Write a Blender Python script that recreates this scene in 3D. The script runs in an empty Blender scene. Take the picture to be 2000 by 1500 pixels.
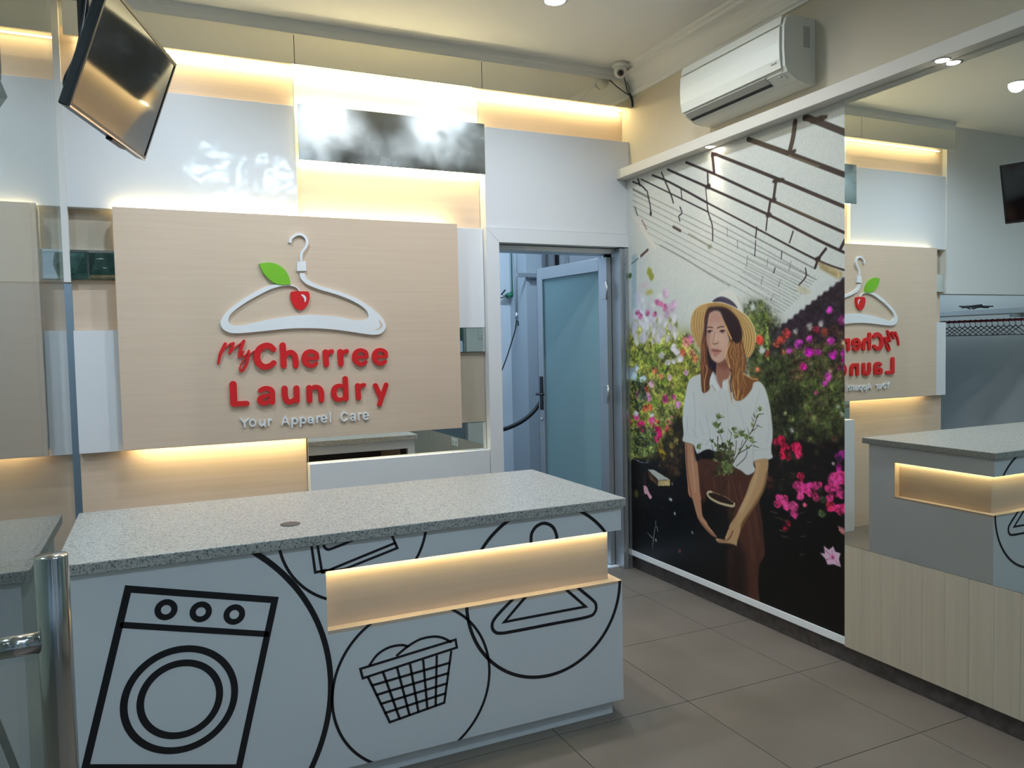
import bpy, bmesh, math, random
import numpy as np
from mathutils import Vector, Matrix
from mathutils.geometry import tessellate_polygon

random.seed(7)
SC = bpy.context.scene
COL = SC.collection

# ------------------------------------------------------------------ camera
# room axes: right wall x=0, logo wall y=0, floor z=0 (metres)
FPX = 1504.03                                   # focal length in pixels of a 2000 px wide frame
VXP, VYP = (4253.0, 606.0), (302.0, 691.0)      # vanishing points of the two wall directions
CAM = np.array([-2.82735, -4.23678, 1.48])
_dx = np.array([VXP[0]-1000, VXP[1]-750, FPX]); _dx /= np.linalg.norm(_dx)
_dy = np.array([VYP[0]-1000, VYP[1]-750, FPX]); _dy -= _dx*(_dx@_dy); _dy /= np.linalg.norm(_dy)
ROT = np.stack([_dx, _dy, np.cross(_dx, _dy)], 0)
cd = bpy.data.cameras.new('camera'); cam = bpy.data.objects.new('camera', cd); COL.objects.link(cam)
cd.sensor_width = 36.0; cd.lens = FPX/2000*36; cd.clip_start = 0.02
m4 = Matrix.Identity(4)
for i in range(3):
    m4[i][0] = ROT[i, 0]; m4[i][1] = -ROT[i, 1]; m4[i][2] = -ROT[i, 2]; m4[i][3] = CAM[i]
cam.matrix_world = m4
SC.camera = cam

# ------------------------------------------------------------------ world, light, exposure
SC.view_settings.view_transform = 'Standard'
SC.view_settings.look = 'None'
SC.view_settings.gamma = 1.0
SC.view_settings.use_curve_mapping = False
SC.view_settings.exposure = 0.37
SC.cycles.use_denoising = True
SC.cycles.sample_clamp_indirect = 6.0
SC.cycles.use_adaptive_sampling = True
SC.cycles.adaptive_threshold = 0.05
SC.cycles.adaptive_min_samples = 20
SC.cycles.max_bounces = 7
SC.cycles.diffuse_bounces = 3
W = bpy.data.worlds.new('sky'); SC.world = W; W.use_nodes = True
W.node_tree.nodes['Background'].inputs[0].default_value = (0.52, 0.72, 1.0, 1)
W.node_tree.nodes['Background'].inputs[1].default_value = 0.42

LED_COL = (1.0, 0.855, 0.47)
LED_W = 46.0
DOWN_COL = (0.71, 0.86, 1.0)
DOWN_W = 50.0
FRONT_W = 16.0
FRONT_COL = (0.50, 0.75, 1.0)
SPOT_COL = (1.0, 0.88, 0.70)
MURAL_GAIN = 1.15

def srgb(r, g, b, k=1.0):
    f = lambda c: ((c/255+0.055)/1.055)**2.4 if c > 10.3 else c/255/12.92
    return (f(r)*k, f(g)*k, f(b)*k, 1)

def at(px, py, axis, val):
    "measured point of the 2000x1500 photograph -> the point of the plane axis=val it shows"
    d = ROT @ np.array([px-1000, py-750, FPX]); i = 'xyz'.index(axis)
    return CAM + d*((val-CAM[i])/d[i])

# ------------------------------------------------------------------ materials
MAT = {}
def mat(name, col=(0.8, 0.8, 0.8, 1), rough=0.5, metal=0.0, **kw):
    m = bpy.data.materials.new(name); m.use_nodes = True
    p = m.node_tree.nodes['Principled BSDF']
    p.inputs['Base Color'].default_value = col if len(col) == 4 else (*col, 1)
    p.inputs['Roughness'].default_value = rough; p.inputs['Metallic'].default_value = metal
    for k, v in kw.items(): p.inputs[k].default_value = v
    MAT[name] = m
    return m
def nodes(m): return m.node_tree.nodes, m.node_tree.links, m.node_tree.nodes['Principled BSDF']

def speckle(m, c0, c1, scale=(60, 60, 60), detail=4, lo=0.35, hi=0.65, bump=0.0, coord='Object', rough=None):
    n, l, p = nodes(m)
    tc = n.new('ShaderNodeTexCoord'); mp = n.new('ShaderNodeMapping'); mp.inputs['Scale'].default_value = scale
    nz = n.new('ShaderNodeTexNoise'); nz.inputs['Scale'].default_value = 1; nz.inputs['Detail'].default_value = detail
    cr = n.new('ShaderNodeValToRGB')
    cr.color_ramp.elements[0].position = lo; cr.color_ramp.elements[0].color = c0
    cr.color_ramp.elements[1].position = hi; cr.color_ramp.elements[1].color = c1
    l.new(tc.outputs[coord], mp.inputs[0]); l.new(mp.outputs[0], nz.inputs['Vector'])
    l.new(nz.outputs['Fac'], cr.inputs[0]); l.new(cr.outputs[0], p.inputs['Base Color'])
    if bump:
        b = n.new('ShaderNodeBump'); b.inputs['Strength'].default_value = bump; b.inputs['Distance'].default_value = 0.002
        l.new(nz.outputs['Fac'], b.inputs['Height']); l.new(b.outputs[0], p.inputs['Normal'])
    return cr

def tone(m, c):            # base colour
    MAT[m].node_tree.nodes['Principled BSDF'].inputs['Base Color'].default_value = c

mat('wood', rough=0.38);   speckle(MAT['wood'], (0.69, 0.522, 0.385, 1), (0.73, 0.568, 0.43, 1), (1.6, 1.6, 60), 5, 0.3, 0.72)
mat('wood_upright', rough=0.42); speckle(MAT['wood_upright'], (0.42, 0.36, 0.275, 1), (0.47, 0.405, 0.315, 1), (9, 60, 1.6), 5, 0.3, 0.72)
mat('white_gloss', (0.80, 0.80, 0.81), 0.4)
n_, l_, p_ = nodes(MAT['white_gloss'])          # lacquer: white body under a faintly rippled gloss layer
_tc = n_.new('ShaderNodeTexCoord'); _nz = n_.new('ShaderNodeTexNoise'); _nz.inputs['Scale'].default_value = 3.0; _nz.inputs['Detail'].default_value = 3
_bp = n_.new('ShaderNodeBump'); _bp.inputs['Strength'].default_value = 0.5; _bp.inputs['Distance'].default_value = 0.02
_gl = n_.new('ShaderNodeBsdfGlossy'); _gl.inputs['Roughness'].default_value = 0.12; _mx = n_.new('ShaderNodeMixShader'); _mx.inputs[0].default_value = 0.10
l_.new(_tc.outputs['Object'], _nz.inputs['Vector']); l_.new(_nz.outputs['Fac'], _bp.inputs['Height']); l_.new(_bp.outputs[0], _gl.inputs['Normal'])
l_.new(p_.outputs[0], _mx.inputs[1]); l_.new(_gl.outputs[0], _mx.inputs[2]); l_.new(_mx.outputs[0], n_['Material Output'].inputs[0])
mat('white_satin', (0.78, 0.78, 0.79), 0.4)
mat('white_paint', (0.74, 0.73, 0.70), 0.7)
mat('ledge_paint', (0.72, 0.68, 0.60), 0.6)
mat('beige_paint', (0.63, 0.56, 0.435), 0.8)
mat('ceiling_paint', (0.86, 0.84, 0.79), 0.85)
mat('fascia', (0.84, 0.82, 0.72), 0.03, 0.9)
mat('white_plastic', (0.78, 0.78, 0.74), 0.35)
mat('ac_plastic', (0.74, 0.74, 0.66), 0.35)
mat('ac_grey', (0.48, 0.47, 0.43), 0.4)
mat('dark_slot', (0.02, 0.02, 0.02), 0.6)
mat('black_metal', (0.012, 0.012, 0.016), 0.35)
mat('black_rubber', (0.012, 0.011, 0.013), 0.5)
mat('black_vinyl', (0.010, 0.009, 0.012), 0.4)
mat('steel', (0.55, 0.54, 0.53), 0.16, 1.0)
mat('aluminium', (0.50, 0.52, 0.54), 0.38, 0.85)
mat('alu_dark', (0.10, 0.13, 0.17), 0.4, 0.6)
mat('mirror', (0.80, 0.84, 0.82), 0.0, 1.0)
mat('red_acrylic', srgb(222, 34, 36), 0.35)
mat('green_acrylic', srgb(128, 196, 48), 0.35)
mat('white_acrylic', (0.86, 0.86, 0.87), 0.35)
mat('green_pipe', (0.02, 0.20, 0.10), 0.4)
mat('lime', (0.30, 0.50, 0.03), 0.4)
mat('grey_pipe', (0.52, 0.56, 0.60), 0.45)
mat('room_white', (0.72, 0.76, 0.80), 0.7)
mat('room_grey', (0.40, 0.45, 0.49), 0.8)
mat('laundry_wall', (0.36, 0.44, 0.50), 0.6)
mat('dark_laminate', (0.055, 0.035, 0.03), 0.5)
mat('pavement', (0.25, 0.25, 0.26), 0.9)
mat('grommet', (0.09, 0.075, 0.07), 0.4)
mat('screen', (0.004, 0.004, 0.006), 0.07); MAT['screen'].node_tree.nodes['Principled BSDF'].inputs['Specular IOR Level'].default_value = 0.9
mat('red_rod', (0.28, 0.02, 0.03), 0.5)
mat('yellow_rod', (0.45, 0.36, 0.05), 0.5)
mat('lens', (0.01, 0.006, 0.006), 0.1)
mat('floor_tile', rough=0.42); speckle(MAT['floor_tile'], (0.165, 0.134, 0.108, 1), (0.20, 0.164, 0.133, 1), (3.0, 3.0, 3.0), 8, 0.3, 0.7)
mat('grout', (0.085, 0.07, 0.06), 0.8)
mat('skirting_stone', rough=0.3); speckle(MAT['skirting_stone'], (0.040, 0.032, 0.032, 1), (0.075, 0.062, 0.060, 1), (25, 25, 25), 6)
# granite: pale grey with dark specks
g = mat('granite', rough=0.30)
n_, l_, p_ = nodes(g)
_cr = speckle(g, (0.28, 0.28, 0.275, 1), (0.52, 0.495, 0.45, 1), (170, 170, 170), 3, 0.38, 0.58)
_e = _cr.color_ramp.elements.new(0.31); _e.color = (0.04, 0.045, 0.05, 1)
# dark tinted mirror strip with a hazy polish
g = mat('tinted_mirror', (0.50, 0.53, 0.52), 0.12, 1.0)
n_, l_, p_ = nodes(g)
_tc = n_.new('ShaderNodeTexCoord'); _nz = n_.new('ShaderNodeTexNoise'); _nz.inputs['Scale'].default_value = 4.0; _nz.inputs['Detail'].default_value = 6
_mr = n_.new('ShaderNodeMapRange'); _mr.inputs[1].default_value = 0.3; _mr.inputs[2].default_value = 0.7; _mr.inputs[3].default_value = 0.05; _mr.inputs[4].default_value = 0.34
l_.new(_tc.outputs['Object'], _nz.inputs['Vector']); l_.new(_nz.outputs['Fac'], _mr.inputs[0]); l_.new(_mr.outputs[0], p_.inputs['Roughness'])
# brushed steel streaks
n_, l_, p_ = nodes(MAT['steel'])

def emit(name, col, s):
    m = bpy.data.materials.new(name); m.use_nodes = True; n = m.node_tree.nodes; n.clear()
    e = n.new('ShaderNodeEmission'); o = n.new('ShaderNodeOutputMaterial')
    e.inputs[0].default_value = (*col, 1); e.inputs[1].default_value = s
    m.node_tree.links.new(e.outputs[0], o.inputs[0]); MAT[name] = m
emit('led', LED_COL, LED_W)
emit('led_counter', LED_COL, LED_W*0.5)
emit('down_lens', DOWN_COL, 22.0)
emit('panel_lens', (0.62, 0.83, 1.0), 36.0)
emit('spot_lens', SPOT_COL, 40.0)
emit('tube', (0.75, 0.88, 1.0), 9.0)  # glow of the tubes added to light the rear and laundry rooms

def clear_glass(name, tint, f0=0.04, frost=None):
    m = bpy.data.materials.new(name); m.use_nodes = True; n = m.node_tree.nodes; l = m.node_tree.links; n.clear()
    o = n.new('ShaderNodeOutputMaterial'); mx = n.new('ShaderNodeMixShader'); tr = n.new('ShaderNodeBsdfTransparent'); gl = n.new('ShaderNodeBsdfGlossy')
    tr.inputs[0].default_value = (*tint, 1); gl.inputs['Roughness'].default_value = 0.0
    lw = n.new('ShaderNodeLayerWeight'); lw.inputs[0].default_value = 0.5
    pw = n.new('ShaderNodeMath'); pw.operation = 'POWER'; pw.inputs[1].default_value = 5
    mu = n.new('ShaderNodeMath'); mu.operation = 'MULTIPLY_ADD'; mu.inputs[1].default_value = 1-f0; mu.inputs[2].default_value = f0
    l.new(lw.outputs['Facing'], pw.inputs[0]); l.new(pw.outputs[0], mu.inputs[0]); l.new(mu.outputs[0], mx.inputs[0])
    l.new(tr.outputs[0], mx.inputs[1]); l.new(gl.outputs[0], mx.inputs[2]); l.new(mx.outputs[0], o.inputs[0])
    MAT[name] = m
clear_glass('partition_glass', (0.86, 0.93, 0.90), 0.10)
clear_glass('window_glass', (0.93, 0.96, 0.95))
g = mat('frosted', (0.33, 0.49, 0.51), 0.45); nodes(g)[2].inputs['Transmission Weight'].default_value = 0.35
nodes(g)[2].inputs['IOR'].default_value = 1.15

# ------------------------------------------------------------------ mesh helpers
def link(name, me, m=None, parent=None, smooth=False):
    o = bpy.data.objects.new(name, me); COL.objects.link(o)
    if m: me.materials.append(MAT[m])
    if parent: o.parent = parent
    if smooth:
        for p in me.polygons: p.use_smooth = True
    return o
def from_bm(name, bm, m=None, parent=None, smooth=False):
    bmesh.ops.recalc_face_normals(bm, faces=bm.faces)
    me = bpy.data.meshes.new(name); bm.to_mesh(me); bm.free()
    return link(name, me, m, parent, smooth)
def add_box(bm, b, bev=0.0, seg=2):
    x0, x1, y0, y1, z0, z1 = b
    vs = [bm.verts.new(v) for v in ((x0,y0,z0),(x1,y0,z0),(x1,y1,z0),(x0,y1,z0),(x0,y0,z1),(x1,y0,z1),(x1,y1,z1),(x0,y1,z1))]
    fs = [bm.faces.new([vs[i] for i in f]) for f in ((0,3,2,1),(4,5,6,7),(0,1,5,4),(1,2,6,5),(2,3,7,6),(3,0,4,7))]
    if bev:
        es = list({e for f in fs for e in f.edges})
        bmesh.ops.bevel(bm, geom=es, offset=bev, segments=seg, profile=0.5, affect='EDGES')
def box(name, b, m, parent=None, bev=0.0):
    bm = bmesh.new(); add_box(bm, b, bev); return from_bm(name, bm, m, parent)
def boxes(name, bs, m, parent=None, bev=0.0):
    bm = bmesh.new()
    for b in bs: add_box(bm, b, bev)
    return from_bm(name, bm, m, parent)
def tube_into(bm, pts, r, n=10, caps=True):
    pts = [Vector(p) for p in pts]; rs = r if isinstance(r, (list, tuple)) else [r]*len(pts)
    t0 = (pts[1]-pts[0]).normalized(); up = Vector((0, 0, 1)) if abs(t0.z) < 0.9 else Vector((1, 0, 0))
    a = t0.cross(up).normalized(); rings = []
    for i, p in enumerate(pts):
        t = (pts[min(i+1, len(pts)-1)]-pts[max(i-1, 0)]).normalized()
        a = (a - t*a.dot(t)).normalized(); b = t.cross(a)
        rings.append([bm.verts.new(p + (a*math.cos(2*math.pi*k/n)+b*math.sin(2*math.pi*k/n))*rs[i]) for k in range(n)])
    for i in range(len(rings)-1):
        for k in range(n): bm.faces.new((rings[i][k], rings[i][(k+1) % n], rings[i+1][(k+1) % n], rings[i+1][k]))
    if caps: bm.faces.new(rings[0][::-1]); bm.faces.new(rings[-1])
def tube(name, pts, r, m, parent=None, n=12):
    bm = bmesh.new(); tube_into(bm, pts, r, n); return from_bm(name, bm, m, parent, True)
def spline(pts, closed=False, k=6):
    P = [np.array(p, float) for p in pts]; n = len(P); out = []
    rng = range(n) if closed else range(n-1)
    for i in rng:
        p0 = P[(i-1) % n] if closed or i > 0 else P[i]; p1 = P[i]; p2 = P[(i+1) % n]
        p3 = P[(i+2) % n] if closed or i+2 < n else p2
        for j in range(k):
            t = j/k
            out.append(0.5*((2*p1)+(-p0+p2)*t+(2*p0-5*p1+4*p2-p3)*t*t+(-p0+3*p1-3*p2+p3)*t**3))
    if not closed: out.append(P[-1])
    return out
def lathe_into(bm, prof, c, axis='z', n=24, loop=False):
    "prof: (radius, height) list; revolved about the axis through c"
    rings = []
    for r, h in prof:
        ring = []
        for k in range(n):
            a = 2*math.pi*k/n; u, v = r*math.cos(a), r*math.sin(a)
            p = {'z': (u, v, h), 'x': (h, u, v), 'y': (u, h, v)}[axis]
            ring.append(bm.verts.new((c[0]+p[0], c[1]+p[1], c[2]+p[2])))
        rings.append(ring)
    for i in range(len(rings)-(0 if loop else 1)):
        j = (i+1) % len(rings)
        for k in range(n): bm.faces.new((rings[i][k], rings[i][(k+1) % n], rings[j][(k+1) % n], rings[j][k]))
    if not loop: bm.faces.new(rings[0][::-1]); bm.faces.new(rings[-1])
def lathe(name, prof, c, m, parent=None, axis='z', n=24, smooth=True, loop=False):
    bm = bmesh.new(); lathe_into(bm, prof, c, axis, n, loop)
    o = from_bm(name, bm, m, parent, smooth); return o
def extrude_poly(bm, pts, y0, y1):
    "polygon in (x,z) -> solid between y0 (front) and y1"
    pts = [(float(a), float(b)) for a, b in pts]
    f = [bm.verts.new((a, y0, b)) for a, b in pts]; k = [bm.verts.new((a, y1, b)) for a, b in pts]; n = len(pts)
    for t in tessellate_polygon([[Vector((a, b, 0)) for a, b in pts]]):
        try: bm.faces.new([f[i] for i in t]); bm.faces.new([k[i] for i in t][::-1])
        except ValueError: pass
    for i in range(n): bm.faces.new((f[i], f[(i+1) % n], k[(i+1) % n], k[i]))
def outline(pts, w, closed=False, caps='round'):
    "polyline in a plane with per-point widths -> outline polygon (list, or (outer, inner) when closed)"
    P = [np.array(p, float) for p in pts]; n = len(P); ws = w if isinstance(w, (list, tuple)) else [w]*n
    L, Rr = [], []
    for i in range(n):
        a = P[(i-1) % n] if closed or i > 0 else None; b = P[(i+1) % n] if closed or i < n-1 else None
        d1 = (P[i]-a) if a is not None else None; d2 = (b-P[i]) if b is not None else None
        if d1 is not None: d1 = d1/(np.linalg.norm(d1)+1e-12)
        if d2 is not None: d2 = d2/(np.linalg.norm(d2)+1e-12)
        if d1 is None: d1 = d2
        if d2 is None: d2 = d1
        t = d1+d2; t = t/(np.linalg.norm(t)+1e-12); nn = np.array([-t[1], t[0]])
        k = 1/max(0.45, float(nn@np.array([-d1[1], d1[0]])))
        L.append(P[i]+nn*ws[i]/2*k); Rr.append(P[i]-nn*ws[i]/2*k)
    if closed: return L, Rr
    if caps != 'round': return L+Rr[::-1]
    def cap(c, frm, n=7):
        v = frm-c; r = np.linalg.norm(v); a0 = math.atan2(v[1], v[0])
        return [c+r*np.array([math.cos(a0-math.pi*(j+1)/(n+1)), math.sin(a0-math.pi*(j+1)/(n+1))]) for j in range(n)]
    return L+cap(P[-1], L[-1])+Rr[::-1]+cap(P[0], Rr[0])
def stroke_into(bm, pts, w, y0, y1, closed=False, caps='round'):
    if not closed:
        extrude_poly(bm, outline(pts, w, False, caps), y0, y1); return
    L, R = outline(pts, w, True); n = len(L)
    q = [[bm.verts.new((float(p[0]), y, float(p[1]))) for p in s] for s in (L, R) for y in (y0, y1)]
    lf, lb, rf, rb = q
    for i in range(n):
        j = (i+1) % n
        bm.faces.new((lf[i], lf[j], rf[j], rf[i])); bm.faces.new((lb[i], rb[i], rb[j], lb[j]))
        bm.faces.new((lf[i], lb[i], lb[j], lf[j])); bm.faces.new((rf[i], rf[j], rb[j], rb[i]))

def thing(name, label, cat, loc=(0, 0, 0), group=None):
    o = bpy.data.objects.new(name, None); COL.objects.link(o); o.location = loc; o.empty_display_size = 0.05
    return tag(o, label, cat, group)
def tag(o, label, cat, group=None):
    o['label'] = label; o['category'] = cat
    if group: o['group'] = group
    return o
def struct(o, label=None):
    o['kind'] = 'structure'
    if label: o['label'] = label
    return o
def settle(root):
    "keep children where they were built in room coordinates when the root stands elsewhere"
    inv = Matrix.Translation(root.location).inverted()
    for c in root.children: c.matrix_parent_inverse = inv
def child_at(o, parent):
    o.parent = parent; return o
def lamp(name, kind, loc, energy, col, parent=None, **kw):
    d = bpy.data.lights.new(name, kind); d.energy = energy; d.color = col
    for k, v in kw.items(): setattr(d, k, v)
    o = bpy.data.objects.new(name, d); COL.objects.link(o); o.location = loc
    if parent: o.parent = parent
    return o

# ================================================================== SETTING
CEIL = 3.2
# floor: slab and single tiles, joints on the measured 0.605 m grid
floor = struct(box('floor', (-5.0, 1.3, -6.0, 2.4, -0.08, -0.004), 'grout'), 'dim brown-grey tiled floor')
T = 0.605
xs = [0.0] + [-0.282-T*i for i in range(0, 8)] + [-5.0]
ys = [0.1] + [-0.495-T*i for i in range(0, 10)]
ys = [y for y in ys if y > -6.0] + [-6.0]
_tiles = {}
for i in range(len(xs)-1):
    for j in range(len(ys)-1):
        w, h = xs[i]-xs[i+1], ys[j]-ys[j+1]
        if w < 0.03 or h < 0.03: continue
        key = (round(w, 3), round(h, 3))
        if key not in _tiles:
            bm = bmesh.new(); add_box(bm, (-w/2+0.0016, w/2-0.0016, -h/2+0.0016, h/2-0.0016, -0.0035, 0.0))
            bmesh.ops.recalc_face_normals(bm, faces=bm.faces)
            me = bpy.data.meshes.new('tile'); bm.to_mesh(me); bm.free(); me.materials.append(MAT['floor_tile']); _tiles[key] = me
        o = bpy.data.objects.new('tile', _tiles[key]); COL.objects.link(o); o.parent = floor
        o.location = ((xs[i]+xs[i+1])/2, (ys[j]+ys[j+1])/2, 0)

ceiling = struct(box('ceiling', (-5.0, 1.3, -6.0, 2.4, CEIL, CEIL+0.1), 'ceiling_paint'))

# logo wall: core wall with the doorway and, beyond the glass, the opening to the laundry room
DX0, DX1, DZ = -0.938, -0.084, 2.095
wall_back = struct(boxes('wall_back', [(-3.18, DX0, 0.10, 0.22, 0, CEIL), (DX0, DX1, 0.10, 0.22, DZ, CEIL), (DX1, 0.0, 0.10, 0.22, 0, CEIL),
                                       (-5.0, -3.18, 0.04, 0.16, 1.834, CEIL), (-5.0, -4.75, 0.04, 0.16, 0, 1.834)], 'white_paint'))
F = 0.08
def pane(nm, x0, x1, z0, z1, y0, m, bev=0.0015):
    return box(nm, (x0, x1, y0, 0.10, z0, z1), m, wall_back, bev)
pane('wood_panel', -3.18, -2.094, 2.792, 3.06, F, 'wood')
pane('wood_panel', -1.016, -0.001, 2.778, 3.06, F, 'wood')
pane('white_panel', -2.092, -1.018, 2.60, 3.06, F, 'white_gloss')
pane('wood_panel', -2.092, -1.018, 2.0, 2.598, F, 'wood')
pane('wood_panel', -3.18, -2.987, 1.85, 2.193, 0.095, 'wood_upright')
pane('wood_panel', -3.18, -2.987, 1.602, 1.848, 0.095, 'wood')
pane('wood_panel', -3.18, -2.089, 0.0, 1.10, F, 'wood')
pane('wood_panel', -1.2045, -1.024, 1.028, 1.45, 0.05, 'wood_upright')
pane('white_panel', -3.18, -2.094, 2.195, 2.79, 0.045, 'white_gloss')
pane('white_panel', -1.016, -0.001, 2.186, 2.776, 0.0, 'white_satin')
pane('white_panel', -1.2045, -1.024, 1.595, 2.183, 0.03, 'white_satin')
pane('white_panel', -3.18, -2.987, 1.0, 1.60, 0.04, 'white_satin')
pane('white_panel', -2.087, -1.024, 0.0, 0.862, 0.0, 'white_satin')
# fascia boxes hiding the upper strip light
for a, b in ((-3.155, -2.1045), (-2.1015, -1.0425), (-1.0395, -0.001)):
    box('fascia_panel', (a, b, -0.05, -0.032, 2.976, 3.1355), 'fascia', wall_back, 0.001)
for a in (-2.103, -1.041): box('seam_backing', (a-0.01, a+0.01, -0.0318, -0.029, 2.978, 3.134), 'dark_slot', wall_back)  # dark strips added behind the seams, stop the strip light leaking through
# warm strip lights, hidden behind the edges they wash
def led(x0, x1, y, z, m='led', parent=None, w=0.010, t=0.004):
    return box('led_strip', (x0, x1, y-w/2, y+w/2, z-t/2, z+t/2), m, parent or wall_back)
led(-3.10, -0.02, 0.052, 2.988)
led(-2.975, -1.235, 0.032, 2.186)
led(-2.925, -1.225, 0.034, 1.016)
led(-2.085, -1.022, 0.045, 2.776)
led(-2.085, -1.022, 0.045, 2.506)

# door casing, mitred white boards
cas = struct(bpy.data.objects.new('trim_1', None)); COL.objects.link(cas)
cas['label'] = 'white mitred casing around the rear doorway'
bm = bmesh.new(); extrude_poly(bm, [(-1.022, 0.0), (DX0, 0.0), (DX0, DZ+0.005), (-1.022, 2.183)], -0.012, 0.222); from_bm('casing_board', bm, 'white_satin', cas)
bm = bmesh.new(); extrude_poly(bm, [(DX0+0.0012, DZ+0.0062), (-0.002, DZ+0.0062), (-0.002, 2.183), (-1.0205, 2.183)], -0.012, 0.222); from_bm('casing_board', bm, 'white_satin', cas)
box('jamb', (DX1, DX1+0.03, 0.0, 0.20, 0, DZ), 'aluminium', cas, 0.002)
box('jamb', (DX1+0.032, -0.024, -0.012, 0.14, 0, DZ), 'aluminium', cas, 0.002)
box('jamb_bead', (DX1+0.028, DX1+0.034, -0.018, 0.0, 0, DZ), 'steel', cas)
box('head', (DX0, DX1, 0.06, 0.20, DZ-0.03, DZ+0.002), 'aluminium', cas, 0.002)
box('threshold', (DX0, DX1, 0.06, 0.30, -0.003, 0.006), 'room_white', cas)

# right wall with its skirting, boards under the mirror, ledge and cornice
wall_right = struct(box('wall_right', (0.0, 0.12, -6.0, 0.22, 0, CEIL), 'beige_paint'))
MY = -1.74
struct(box('baseboard_right', (-0.008, 0.0, -6.0, 0.0, 0.0, 0.10), 'skirting_stone'), 'dark stone skirting along the mural wall')
_bme = None
y = MY
_bw = [0.093] + [0.0985]*43
for k, w in enumerate(_bw):
    if y-w < -6.0: break
    me_key = round(w, 4)
    o = box('board', (-0.034, -0.001, y-w+0.00035, y-0.00035, 0.085, 0.552), 'wood_upright', wall_right, 0.0)
    y -= w
ledge = struct(box('trim_2', (-0.102, -0.0005, -6.0, -0.0015, 2.531, 2.588), 'ledge_paint', None, 0.002), 'white ledge running along the wall above mural and mirror')
def profile_along_y(name, prof, y0, y1, m):
    bm = bmesh.new(); a = [bm.verts.new((x, y0, z)) for x, z in prof]; b = [bm.verts.new((x, y1, z)) for x, z in prof]; n = len(prof)
    for i in range(n): bm.faces.new((a[i], a[(i+1) % n], b[(i+1) % n], b[i]))
    bm.faces.new(a[::-1]); bm.faces.new(b)
    return from_bm(name, bm, m)
def profile_along_x(name, prof, x0, x1, m):
    bm = bmesh.new(); a = [bm.verts.new((x0, y, z)) for y, z in prof]; b = [bm.verts.new((x1, y, z)) for y, z in prof]; n = len(prof)
    for i in range(n): bm.faces.new((a[i], a[(i+1) % n], b[(i+1) % n], b[i]))
    bm.faces.new(a[::-1]); bm.faces.new(b)
    return from_bm(name, bm, m)
_cp = [(0, 3.05), (-0.012, 3.05), (-0.014, 3.062), (-0.022, 3.068)] + [(-0.022-0.07*(1-math.cos(t*math.pi/16)), 3.068+0.095*math.sin(t*math.pi/16)) for t in range(1, 9)] + [(-0.104, 3.166), (-0.106, 3.182), (-0.125, 3.186), (-0.128, CEIL), (0, CEIL)]
struct(profile_along_y('trim_3', _cp, -6.0, -0.055, 'ceiling_paint'), 'moulded cornice between ceiling and right wall')
_cb = [(0.08, 3.136), (-0.050, 3.136), (-0.053, 3.146), (-0.053, 3.168), (-0.058, 3.176), (-0.062, CEIL), (0.08, CEIL)]
struct(profile_along_x('trim_4', _cb, -3.155, -0.001, 'ceiling_paint'), 'slim moulding between ceiling and glossy fascia')

# far left, front wall with shop window, all seen only in reflections
struct(box('wall_left', (-5.1, -5.0, -6.0, 2.4, 0, CEIL), 'white_paint'))
wall_front = struct(boxes('wall_front', [(-5.0, -4.8, -6.12, -6.0, 0, CEIL), (-1.85, -1.30, -6.12, -6.0, 0, CEIL), (-0.10, 0.12, -6.12, -6.0, 0, CEIL), (-4.8, -1.85, -6.12, -6.0, 2.75, CEIL), (-1.30, -0.10, -6.12, -6.0, 2.75, CEIL)], 'white_paint'))
def shop_window(nm, x0, x1):
    e = bpy.data.objects.new(nm, None); COL.objects.link(e); struct(e, 'aluminium framed shop window behind the viewer')
    n = max(1, round((x1-x0)/1.2))
    for k in range(n+1):
        x = x0+(x1-x0)*k/n; box('mullion', (x-0.025 if k else x, x+0.025 if k < n else x, -6.09, -6.03, 0, 2.75), 'aluminium', e)
    for k in range(n):
        a, b = x0+(x1-x0)*k/n+0.025, x0+(x1-x0)*(k+1)/n-0.025
        box('rail', (a, b, -6.09, -6.03, 0, 0.08), 'aluminium', e); box('rail', (a, b, -6.09, -6.03, 2.69, 2.75), 'aluminium', e)
        box('pane', (a, b, -6.064, -6.056, 0.08, 2.69), 'window_glass', e)
shop_window('window_1', -4.8, -1.85); shop_window('window_2', -1.30, -0.10)
struct(box('trim_5', (-9, 4, -14, -6.13, -0.2, -0.1), 'pavement'), 'pavement outside the shop window')

# tree row across the pavement (shows dimly in the niche mirror)
mat('tree_leaves', rough=0.7); speckle(MAT['tree_leaves'], (0.05, 0.14, 0.10, 1), (0.20, 0.36, 0.26, 1), (6, 6, 6), 6)
for k, (x, y, r) in enumerate(((-7.3, -10.2, 1.4), (-3.7, -9.8, 1.4), (-0.1, -10.1, 1.4))):
    t = thing('street_tree', 'round dark green tree outside, ' + ('at the wall end of the row', 'in the middle of the row', 'at the mirror end of the row')[k], 'tree', (x, y, -0.1))
    tube('trunk', [(x, y, -0.1), (x+0.05, y, 1.0), (x, y, 2.2)], [0.14, 0.10, 0.08], 'dark_laminate', t)
    bm = bmesh.new(); bmesh.ops.create_icosphere(bm, subdivisions=4, radius=1.0)
    for v in bm.verts:
        d = v.co.normalized(); f = 1+0.16*math.sin(5*d.x+2*k)*math.sin(6*d.y+k)*math.cos(5*d.z)+random.uniform(-0.10, 0.10)
        v.co = Vector((x, y, 2.9)) + Vector((d.x*r, d.y*r*0.9, d.z*r*1.15))*f
    from_bm('crown', bm, 'tree_leaves', t); settle(t)
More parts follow.
